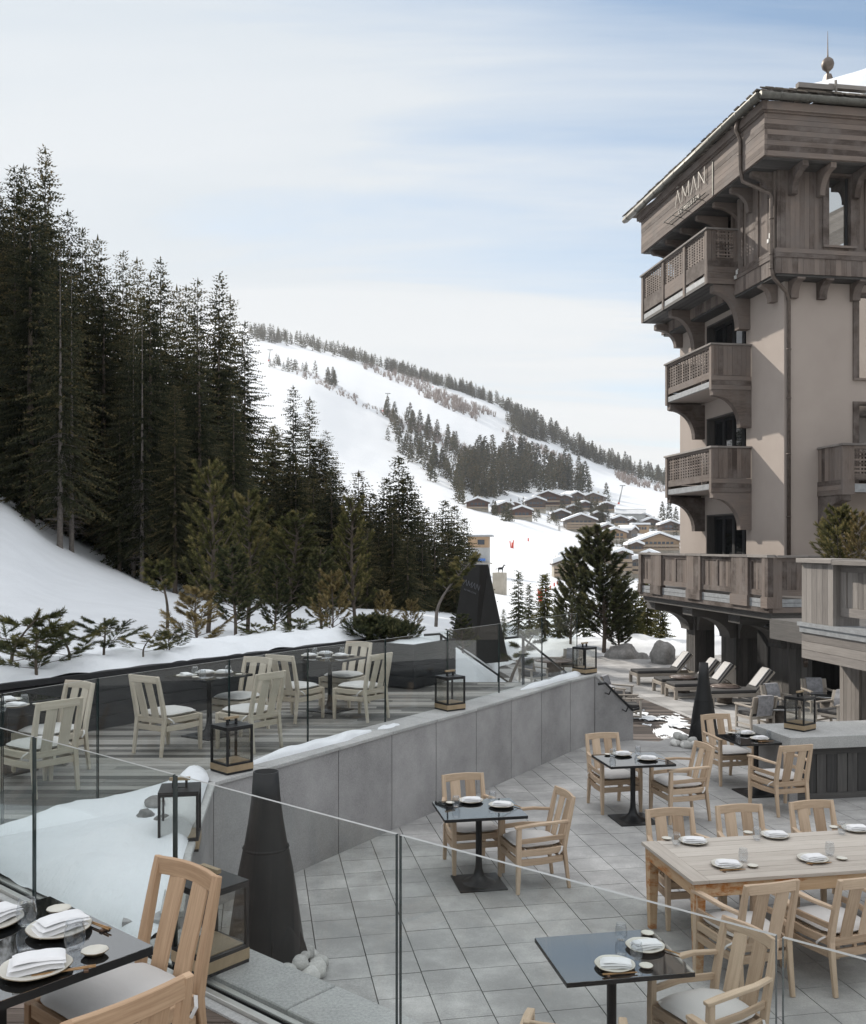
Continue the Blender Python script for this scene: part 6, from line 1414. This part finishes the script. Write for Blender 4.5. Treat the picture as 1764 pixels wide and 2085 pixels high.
# pines between the lounge terrace and the village
BP = pine_tree('mountain_pine', 4.8, 1.6, 84, 51, mat='pine_dark', per=6, dens=34, z0=.14, r=.17, up=.75, label='mountain pine')
g_ = 'trees beyond the lounge terrace'
pine_at(BP, 1224, 1080, 1340, 40, 'large dark pine standing in the middle behind the loungers', g_, 0, wid=1.0)
pine_at(BP, 1166, 1118, 1335, 41, 'dark pine standing left of the largest one', g_, 2, wid=.75)
pine_at(BP, 1262, 1190, 1338, 40.5, 'dark pine crowded against the right of the largest one', g_, 4, wid=.9)
for (x, t, b, Y, k, lab) in ((1056, 1162, 1292, 50, 0, 'thin spruce left of the yellow-tipped one'), (1110, 1168, 1292, 52, 1, 'yellow-tipped young spruce beside the red pads'), (1078, 1188, 1288, 54, 0, 'spindly nearly bare spruce'), (1026, 1240, 1300, 44, 0, 'sparse sapling right of the black sign'), (1140, 1215, 1300, 50, 1, 'low spruce under the large pine'), (1318, 1172, 1338, 46, 1, 'golden spruce in front of the first timber column'), (1290, 1200, 1335, 44, 1, 'golden spruce behind the right side of the large pine'), (1345, 1215, 1330, 47, 1, 'small golden spruce nearest the first timber column'), (1190, 1200, 1330, 45, 0, 'dark young spruce between the two left pines')):
    pine_at(SS[k], x, t, b, Y, lab, g_, x, wid=1.0 if k else .9)
# pine standing on the roof terrace wing
WPN = pine_tree('terrace_pine', 1.5, 1.0, 70, 61, mat='pine', per=5, dens=44, z0=.05, r=.085, up=.6, label='terrace pine')
pine_at(WPN, 1712, 1040, 1165, 20.5, 'full green pine rising behind the grey timber wing', 'pines on the terrace wing', 1, wid=.72)
pine_at(PR, 1752, 1050, 1165, 19.6, 'rusty pine at the right picture edge behind the wing', 'pines on the terrace wing', 1, wid=.6)
# ------------------------------------------------------------ the far side of the valley
def hit(xd, yd, Y0=70, Y1=2300):
    Y = Y0
    while Y < Y1:
        X = (xd-CX)/F*Y; z = hz(X, Y)
        if HY+(CZ-z)*F/Y <= yd: return Vector((X, Y, z))
        Y *= 1.006
    return None
random.seed(77)
VILL = 'chalets of the village across the valley'
def chalet(xd, base, wpx, apex, mat, label, depth=1.0, rot=0.0, snow=1.0, win=(2, 4), balc=1, trim='far_balcony', stone_base=True, name='chalet', Y=None, flat=False):
    p = hit(xd, base) if Y is None else at(xd, base, Y)
    if p is None: p = at(xd, base, 500)
    s = p.y/F; W_ = wpx*s*.9; Ht = (base-apex)*s*.93; D_ = W_*.9*depth; pitch = .36; rise = 0 if flat else W_/2*pitch; wh = Ht-rise
    if wh < Ht*.45: wh = Ht*.45; rise = Ht-wh
    o = empty(name, (p.x, p.y, p.z-1.0), math.atan2(-p.x, p.y)*.0+R(rot), label, 'chalet', VILL); b = 1.0
    m = MB(); w = W_/2
    m.prism([(-w, 0, 0), (w, 0, 0), (w, 0, wh+b), (0, 0, wh+rise+b), (-w, 0, wh+b)], (0, D_, 0), gl=0, tint=U(.2, .8)); m.build('wall', mat, o)
    if stone_base: m = MB(); m.bb(-w-.1, w+.1, -.12, D_*.9, 0, b+wh*.28); m.build('stone_base', 'chalet_stone', o)
    ov = W_*.09; th = .35; m = MB(); e = w+ov; dz = (rise/w)*ov if w else 0
    top = wh+rise+b+.05; m2 = MB()
    for s_ in (-1, 1):
        if flat and s_ == 1: continue
        if flat: P = [(-e, -ov, top), (e, -ov, top), (e, -ov, top+th), (-e, -ov, top+th)]
        else: P = [(0, -ov, top), (s_*e, -ov, wh+b-dz+.05), (s_*e, -ov, wh+b-dz+.05+th), (0, -ov, top+th)]
        m.prism(P, (0, D_+2*ov, 0), gl=0)
        hs = 1.15*snow
        Q = [(x*.985, -ov+.15, z+th+.01-(th if k < 0 else 0)) for k, (x, _, z) in enumerate(P[:2])]+[(x*.96, -ov+.3, z+th+hs) for (x, _, z) in (P[1], P[0])]
        m2.prism(Q, (0, D_+1.6*ov, 0))
    r_ = m.build('roof', 'chalet_brown', o); m2.build('roof_snow', 'snow', r_)
    if W_ > 9: m = MB(); m.bb(w*.3, w*.3+1.3, D_*.35, D_*.35+1.0, wh+b+rise*.4, wh+b+rise+1.6); m.build('chimney', 'chalet_stone', r_)
    rows_, cols_n = win
    for i in range(rows_):
        for j in range(cols_n):
            x = lerp(-w*.72, w*.72, (j+.5)/cols_n); z = b+wh*(.16+.80*(i+.4)/rows_)
            if cols_n > 1 and z > b+wh: continue
            m = MB(); m.bb(x-w*.5/cols_n, x+w*.5/cols_n, -.16, -.02, z, z+min(1.5, wh*.55/rows_)); m.build('window', 'far_window', o)
    for i in range(balc):
        z = b+wh*(.30+.60*i/max(1, balc)); m = MB(); m.bb(-w*.98, w*.98, -1.3, -.9, z, z+.9); m.bb(-w*.98, w*.98, -1.3, -.02, z-.15, z-.01); m.build('balcony', trim, o)
    return o
chalet(973, 1040, 48, 1014, 'chalet_red', 'red-brown chalet standing alone at the left end of the village', balc=1)
chalet(1030, 1052, 37, 1022, 'chalet_brown', 'chalet with a broad white roof half hidden by pines', balc=0, rot=25)
chalet(1063, 1058, 46, 1031, 'chalet_red', 'reddish chalet at the lower left of the village above the piste', balc=1, win=(1, 4))
chalet(1092, 1043, 43, 1012, 'chalet_brown', 'dark brown chalet left of the biggest upper one', balc=1)
chalet(1116, 1040, 54, 999, 'chalet_red', 'largest upper chalet with its gable highest in the village', balc=2, win=(3, 5))
chalet(1150, 1036, 30, 1007, 'chalet_brown', 'narrow dark chalet right of the largest upper one', balc=1, win=(2, 2))
chalet(1175, 1030, 40, 1002, 'chalet_brown', 'long dark chalet at the upper right below the wood', balc=1, rot=30)
chalet(1209, 1027, 42, 1003, 'chalet_brown', 'upper right chalet with layered white roofs', balc=1, rot=-20)
chalet(1143, 1062, 40, 1039, 'chalet_brown', 'brown chalet peeping over a clump of pines', balc=0)
chalet(1168, 1048, 26, 1030, 'chalet_red', 'small red-brown chalet in the middle of the village', balc=0, win=(1, 2))
chalet(1184, 1086, 66, 1047, 'chalet_grey', 'wide grey-brown chalet with three balconies above the snow slope', balc=3, win=(3, 5))
chalet(1219, 1064, 32, 1043, 'chalet_brown', 'brown chalet tucked behind the wide grey one', balc=1, win=(1, 3))
chalet(1264, 1073, 32, 1051, 'chalet_brown', 'dark chalet behind the white-balconied one', balc=1, win=(1, 3))
chalet(1288, 1072, 26, 1056, 'chalet_brown', 'low chalet under a smooth white roof', balc=0, rot=40, win=(1, 2))
chalet(1254, 1107, 50, 1076, 'chalet_orange', 'tan chalet with white balconies beside a grey one', balc=1, trim='chalet_stone', win=(2, 4))
chalet(1292, 1104, 38, 1073, 'chalet_grey', 'grey chalet with a long slanting snowy roof', balc=0, rot=55, win=(1, 3))
chalet(1306, 1088, 36, 1070, 'chalet_orange', 'flat topped orange timber building', balc=0, flat=True, win=(1, 4), stone_base=False)
chalet(1327, 1078, 38, 1056, 'chalet_brown', 'brown chalet with two small snowy gables', balc=1, win=(1, 3))
chalet(1366, 1090, 42, 1061, 'chalet_brown', 'brown chalet cut by the hotel wall', balc=1, win=(2, 3))
chalet(1343, 1128, 92, 1085, 'chalet_orange', 'large golden chalet with a wide glazed gable next to the hotel', balc=2, win=(3, 7))
chalet(1148, 1182, 44, 1140, 'chalet_stone', 'tan apartment chalet with stacked gables left of the big pine', balc=3, win=(4, 3), stone_base=False)
chalet(1160, 1160, 46, 1124, 'chalet_stone', 'second stepped gable of the tan apartments', balc=1, win=(2, 3), stone_base=False)
chalet(1268, 1176, 42, 1120, 'chalet_grey', 'tall apartment block behind the right of the big pine', balc=3, win=(4, 3))
chalet(1297, 1178, 30, 1138, 'chalet_grey', 'apartment block with a snowy dormer before the long balcony', balc=2, win=(3, 2))
chalet(1240, 1150, 40, 1126, 'chalet_stone', 'low tan building with white roofs below the golden chalet', balc=1, win=(1, 3))
chalet(1352, 1292, 50, 1225, 'chalet_stone', 'pale apartment building seen between the timber columns', balc=2, win=(4, 4), Y=150)
for a in ((1048, 1044, 30, 1022, 'chalet_brown', 'chalet just above the reddish one, its roof thick with snow'), (1131, 1030, 30, 1008, 'chalet_brown', 'upper chalet squeezed beside the largest one'), (1192, 1042, 30, 1022, 'chalet_red', 'reddish chalet in the upper middle among pines'), (1236, 1044, 34, 1024, 'chalet_brown', 'brown chalet at the upper right beyond the pines'), (1312, 1066, 30, 1047, 'chalet_grey', 'grey chalet behind the brown twin-gabled one'), (1238, 1090, 30, 1068, 'chalet_red', 'red-brown chalet in the dark shrubs right of the wide grey one'), (1296, 1128, 34, 1104, 'chalet_brown', 'brown chalet left of the large golden one'), (1322, 1152, 40, 1124, 'chalet_brown', 'brown chalet below the large golden one'), (1210, 1140, 36, 1118, 'chalet_brown', 'brown chalet peeping over the top of the big pine')):
    chalet(*a, balc=1, win=(1, 3), rot=U(-25, 25))
# stone terrace building, lift station and concrete block
p = hit(1285, 1068); o = empty('stone_terrace', p, 0, 'long grey stone terrace with a railing above the village', 'terrace', None); s = p.y/F
m = MB(); m.bb(-30*s, 30*s, 0, 30*s, -4, 20*s); m.build('wall', 'concrete', o); m = MB(); m.bb(-31*s, 31*s, -.5, 0, 20*s, 21.5*s)
for k in range(40): m.bb(-31*s+k*1.55*s, -31*s+k*1.55*s+.35*s, -.4, -.2, 21.5*s, 30*s)
m.bb(-31*s, 31*s, -.5, -.1, 30*s, 30.8*s); m.build('railing', 'zinc', o)
p = at(977, 1151, 190); o = empty('lift_station', p-Vector((0, 0, 2)), R(-8), 'small orange timber lift station on a concrete base by the piste', 'lift station'); s = 190/F
m = MB(); m.bb(-24*s, 18*s, 0, 40*s, 0, 36*s+2); m.build('concrete_base', 'concrete', o); m = MB(); m.bb(-24*s, 18*s, -.05, 40*s, 36*s+2.01, 58*s+2); b_ = m.build('timber_upper_floor', 'chalet_orange', o)
m = MB(); m.bb(-4*s, 10*s, -.15, 0, 42*s+2, 52*s+2); m.build('window', 'far_window', b_); m = MB(); m.bb(-27*s, 26*s, -2*s, 43*s, 58*s+2.02, 61*s+2); m.build('roof', 'zinc', o); m = MB(); m.bb(-26*s, 25*s, -1*s, 42*s, 61*s+2.01, 62.5*s+2); m.build('roof_snow', 'snow', o)
m = MB(); m.bb(-5*s, 12*s, -6*s, -.3, 8*s+2, 14*s+2); m.build('barrier', 'blue', o)
m = MB(); m.bb(-20*s, 26*s, -5*s, -.2, 3*s+2, 5*s+2); m.build('platform', 'chalet_stone', o)
p = at(1015, 1199, 130); o = empty('concrete_block', p-Vector((0, 0, 1)), R(-28), 'pale concrete block in the snow carrying a dark horse statue', 'concrete block'); s = 130/F
m = MB(); m.bb(-13*s, 11*s, 0, 18*s, 0, 33*s+1); m.build('block', 'chalet_stone', o)
hp = at(1019, 1166, 131); ho = MB()
ho.tube([(-.28, 0, .48), (0, 0, .50), (.30, 0, .52)], [.13, .15, .14], 10); ho.tube([(.28, 0, .56), (.40, 0, .80), (.44, 0, .92)], [.10, .07, .06], 8); ho.tube([(.42, 0, .93), (.62, 0, .82)], [.065, .035], 8)
for x in (-.25, -.18, .22, .30): ho.tube([(x, .05 if x in (-.25, .30) else -.05, .5), (x+.02, .05 if x in (-.25, .30) else -.05, .25), (x-.01, .05 if x in (-.25, .30) else -.05, 0)], [.05, .03, .025], 6)
ho.tube([(-.38, 0, .52), (-.50, 0, .40), (-.52, 0, .2)], [.03, .03, .015], 6)
h_ = tag(ho.build('horse_statue', 'black_metal'), 'small dark horse statue on top of the pale concrete block', 'statue'); h_.location = hp; h_.scale = (1.15,)*3
# lift pylons, pads, snow fence, snow guns
def pylon(xd, base, top, lab, lean=0, Y=None):
    p = hit(xd, base) if Y is None else at(xd, base, Y); s = p.y/F; h = (base-top)*s; o = empty('lift_pylon', p-Vector((0, 0, .5)), 0, lab, 'lift pylon', 'chairlift pylons')
    m = MB(); m.tube([(0, 0, 0), (lean*h, 0, h+.5)], [max(.6, .9*s), max(.4, .6*s)], 8); m.build('mast', 'zinc', o); m = MB(); m.box((lean*h, 0, h+.7), (11*s, .8, .7*s+.4)); m.build('crossarm', 'zinc', o)
    m = MB(); m.tube([(0, 0, .1), (lean*2.5*s*1.0, 0, 3*s+.5)], max(.8, 1.3*s), 8); m.build('pad', 'red', o)
pylon(1260, 1027, 990, 'chairlift pylon with a red padded foot on the slope above the village', .22)
pylon(780, 838, 802, 'chairlift pylon in the middle of the upper snow slope', .28)
pylon(547, 736, 713, 'chairlift pylon by the small trees at the top left of the slope', .15)
for i, (xd, yd, h_, lab) in enumerate(((1044, 1117, 15, 'red padded snow gun on the lower piste'), (1076, 1102, 8, 'smaller red marker up the piste from the snow gun'), (1101, 1225, 26, 'large red pad glimpsed behind the young spruces'), (1112, 1205, 8, 'red post beside the young spruces, lowest'), (1121, 1200, 9, 'red post beside the young spruces, second'), (1129, 1194, 9, 'red post beside the young spruces, third'), (1167, 1182, 8, 'thin red post left of the tan apartments'), (1135, 1190, 7, 'red post beside the young spruces, highest'), (882, 790, 4, 'tiny red marker high on the hill'))):
    p = hit(xd, yd) or at(xd, yd, 200); s = p.y/F; o = empty('piste_marker', p, 0, lab, 'piste marker', 'red pads and markers on the piste')
    m = MB(); m.tube([(0, 0, -.2), (0, 0, h_*s*.8)], max(.12, 2.2*s*h_/14), 8); m.build('pad', 'red', o)
    if h_ > 10: m = MB(); m.tube([(-3*s, 0, 0), (-5.5*s, 0, h_*s)], 1.0*s, 6); m.tube([(1.5*s, 0, h_*s*.6), (2*s, 0, h_*s*1.1)], 1.0*s, 6); m.build('arm', 'red', o)
# conifers across the valley: the largest-looking ones individually, the rest as one far wood
def inpoly(poly, n, sp=None):
    xs = [p[0] for p in poly]; ys = [p[1] for p in poly]; out = []; t = 0
    while len(out) < n and t < n*60:
        t += 1; q = (U(min(xs), max(xs)), U(min(ys), max(ys)))
        if inside(q, poly) and (sp is None or all((q[0]-a[0])**2+((q[1]-a[1])*1.8)**2 > sp*sp for a in out)): out.append(q)
    return out
FP = [spruce_mesh(18, 4.6, .03, 1.25, 8, 1.5, 71+k, leafw=.75, tip=.8).build('far_spruce', 'spruce_far', fix=False) for k in range(3)]
FP = [Proto(o) for o in FP]
LO_ = []
for k in range(2): o_ = spruce_mesh(18, 4.4, .03, 2.1, 6, 2.2, 81+k, leafw=1.0, tip=.8).build('tmp', 'spruce_far', fix=False); LO_.append(o_.data); bpy.data.objects.remove(o_)
wood_ = MB(); far = []
def add(poly, n, hpx, lab, grp, sp=None, hv=.25): far.extend([(x, y, hpx*U(1-hv, 1+hv), lab, grp) for x, y in inpoly(poly, n, sp)])
W1 = [(928, 1030), (936, 975), (952, 952), (985, 940), (1040, 945), (1110, 958), (1180, 978), (1194, 1003), (1120, 1004), (1060, 1004), (1000, 1014), (960, 1030)]
add(W1, 130, 50, 'spruce of the dense wood directly above the village', 'spruces of the wood above the village', 4)
W2 = [(785, 845), (815, 850), (850, 868), (930, 905), (948, 950), (944, 1000), (928, 1000), (905, 968), (882, 978), (860, 958), (835, 940), (803, 900)]
add(W2, 64, 36, 'spruce of the wooded rib in the middle of the ski slope', 'spruces of the wooded rib', 6)
RB = [(507, 672), (600, 694), (650, 702), (741, 728), (862, 752), (960, 785), (1043, 818), (1060, 842), (1043, 838), (960, 806), (862, 776), (741, 744), (640, 716), (600, 706), (507, 694)]
add(RB, 330, 21, 'small spruce on the ridge of the ski hill', 'spruces along the ridge', 1.9)
RB2 = [(1030, 858), (1060, 850), (1100, 868), (1160, 898), (1224, 930), (1300, 958), (1357, 972), (1357, 990), (1300, 978), (1224, 950), (1120, 905), (1040, 880)]
add(RB2, 240, 26, 'spruce on the lower right end of the ridge', 'spruces along the ridge', 2.2)
for (x, y, h_, lab) in ((790, 897, 28, 'lone spruce standing on the open piste'), (642, 762, 28, 'single slim spruce high on the slope'), (816, 923, 44, 'spruce at the lower left of the wooded rib'), (836, 941, 40, 'spruce just below the lower left of the wooded rib'), (882, 981, 48, 'foremost spruce of the wooded rib'), (908, 972, 40, 'second foremost spruce of the wooded rib'),
    (1235, 1022, 38, 'tall dark spruce above the right half of the village'), (1181, 1006, 40, 'tall spruce at the right end of the wood'), (1201, 1000, 33, 'slim spruce right of the wood'), (1349, 1060, 38, 'pale spruce left of the hotel wall'), (1363, 1061, 42, 'pale spruce next to the hotel wall'), (1377, 1062, 30, 'spruce touching the hotel wall'), (1375, 1090, 32, 'golden spruce touching the hotel wall')): far.append((x, y, h_, lab, 'single spruces across the valley'))
for (x, y, n, h_, r) in ((679, 784, 5, 34, 12), (556, 744, 6, 22, 14), (590, 752, 7, 24, 16), (618, 756, 4, 20, 8), (1008, 1049, 3, 36, 8), (1036, 1060, 3, 34, 10), (1132, 1062, 9, 24, 26), (1149, 1044, 3, 26, 6), (1190, 1045, 9, 30, 20), (1222, 1060, 12, 36, 18), (1140, 1081, 1, 17, 1), (1216, 1092, 6, 18, 12), (1090, 1052, 4, 20, 10), (1276, 1100, 4, 22, 8), (556, 690, 10, 18, 30), (1320, 1080, 5, 22, 30), (1110, 1060, 8, 22, 30), (1170, 1058, 8, 24, 20), (1245, 1085, 8, 22, 25), (1200, 1075, 6, 22, 18), (1280, 1120, 8, 22, 30), (1060, 1040, 6, 24, 20)):
    for k in range(n): far.append((x+U(-r, r), y+U(-r, r)*.35, h_*U(.75, 1.15), 'spruce in a small clump across the valley', 'spruce clumps across the valley'))
far.sort(key=lambda f: -f[2]); cnt = 0
for i, (x, y, h_, lab, grp) in enumerate(far):
    p = hit(x, y) or hit(x, y+6) or hit(x, y+12) or hit(x, y+20)
    if p is None: continue
    s = max(.2, h_*p.y/F/18*1.06); cnt += 1
    if cnt <= 296: FP[i % 3].place(p-Vector((0, 0, .8)), U(0, 6), lab, grp, scale=(s*U(.9, 1.15), s*U(.9, 1.15), s), cat='spruce tree')
    else:
        k0 = len(wood_.v); pr = LO_[i % 2]; a = U(0, 6); T = Matrix.Translation(p-Vector((0, 0, .8))) @ Matrix.Rotation(a, 4, 'Z') @ Matrix.Scale(s, 4)
        wood_.v.extend([T @ v.co for v in pr.vertices]); tt = [d.value for d in pr.attributes['tint'].data]
        for q, t_ in zip(pr.polygons, tt): wood_.face([k0+j for j in q.vertices], None, t_)
tag(wood_.build('distant_wood', 'spruce_far', fix=False), 'small dark trees strung along the ridge of the ski hill', 'wood', kind='stuff')
# leafless birch and alder scrub
sc = MB()
def scrub(poly, n, hpx):
    for x, y in inpoly(poly, n):
        p = hit(x, y)
        if p is None: continue
        s = p.y/F; h = hpx*s*U(.6, 1.3)
        for k in range(9):
            a = U(0, 6.28); r = h*U(.1, .38); b = p+Vector((U(-.15, .15)*h, U(-.15, .15)*h, -.3)); e = b+Vector((math.cos(a)*r, math.sin(a)*r, h*U(.6, 1))); w_ = h*.035*Vector((math.sin(a), -math.cos(a), 0)); w2 = Vector((1, 0, 0))*h*.03
            sc.face([sc.V(b+w2), sc.V(b-w2), sc.V(e)], None, U(0, 1))
            c = b.lerp(e, .6); f_ = c+Vector((U(-.2, .2)*h, 0, h*.3)); sc.face([sc.V(c+w2*.6), sc.V(c-w2*.6), sc.V(f_)], None, U(0, 1))
scrub([(780, 842), (835, 858), (900, 885), (930, 905), (925, 925), (860, 890), (800, 868)], 90, 16)
scrub([(600, 748), (660, 775), (720, 805), (785, 842), (780, 850), (700, 812), (640, 782), (600, 762)], 120, 9)
scrub([(741, 745), (862, 778), (900, 800), (980, 830), (1010, 850), (960, 840), (900, 818), (820, 785), (741, 752)], 190, 13)
scrub([(840, 800), (920, 815), (985, 850), (975, 862), (900, 830)], 110, 15)
scrub([(1024, 880), (1080, 905), (1160, 935), (1150, 942), (1060, 912)], 90, 12)
scrub([(1235, 955), (1300, 985), (1355, 997), (1350, 1003), (1270, 985)], 60, 16)
scrub([(930, 905), (945, 912), (990, 925), (970, 950), (940, 940)], 40, 18)
tag(sc.build('bare_scrub', 'scrub', fix=False), 'grey-brown leafless scrub scattered over the ski hill', 'scrub', kind='stuff')
# ------------------------------------------------------------ thin winter haze over the valley
m, nt, o = newmat('haze_air')
v = N(nt, 'VolumePrincipled', Density=.00011); v.inputs['Color'].default_value = (.90, .93, 1.0, 1); v.inputs['Anisotropy'].default_value = .2
L(nt, v.outputs[0], o.inputs[1]); M['haze_air'] = m
hb = MB(); hb.bb(-2600, 2600, -60, 2700, -60, 400); h = hb.build('haze', 'haze_air'); tag(h, 'thin pale winter haze filling the valley', 'haze', kind='stuff')
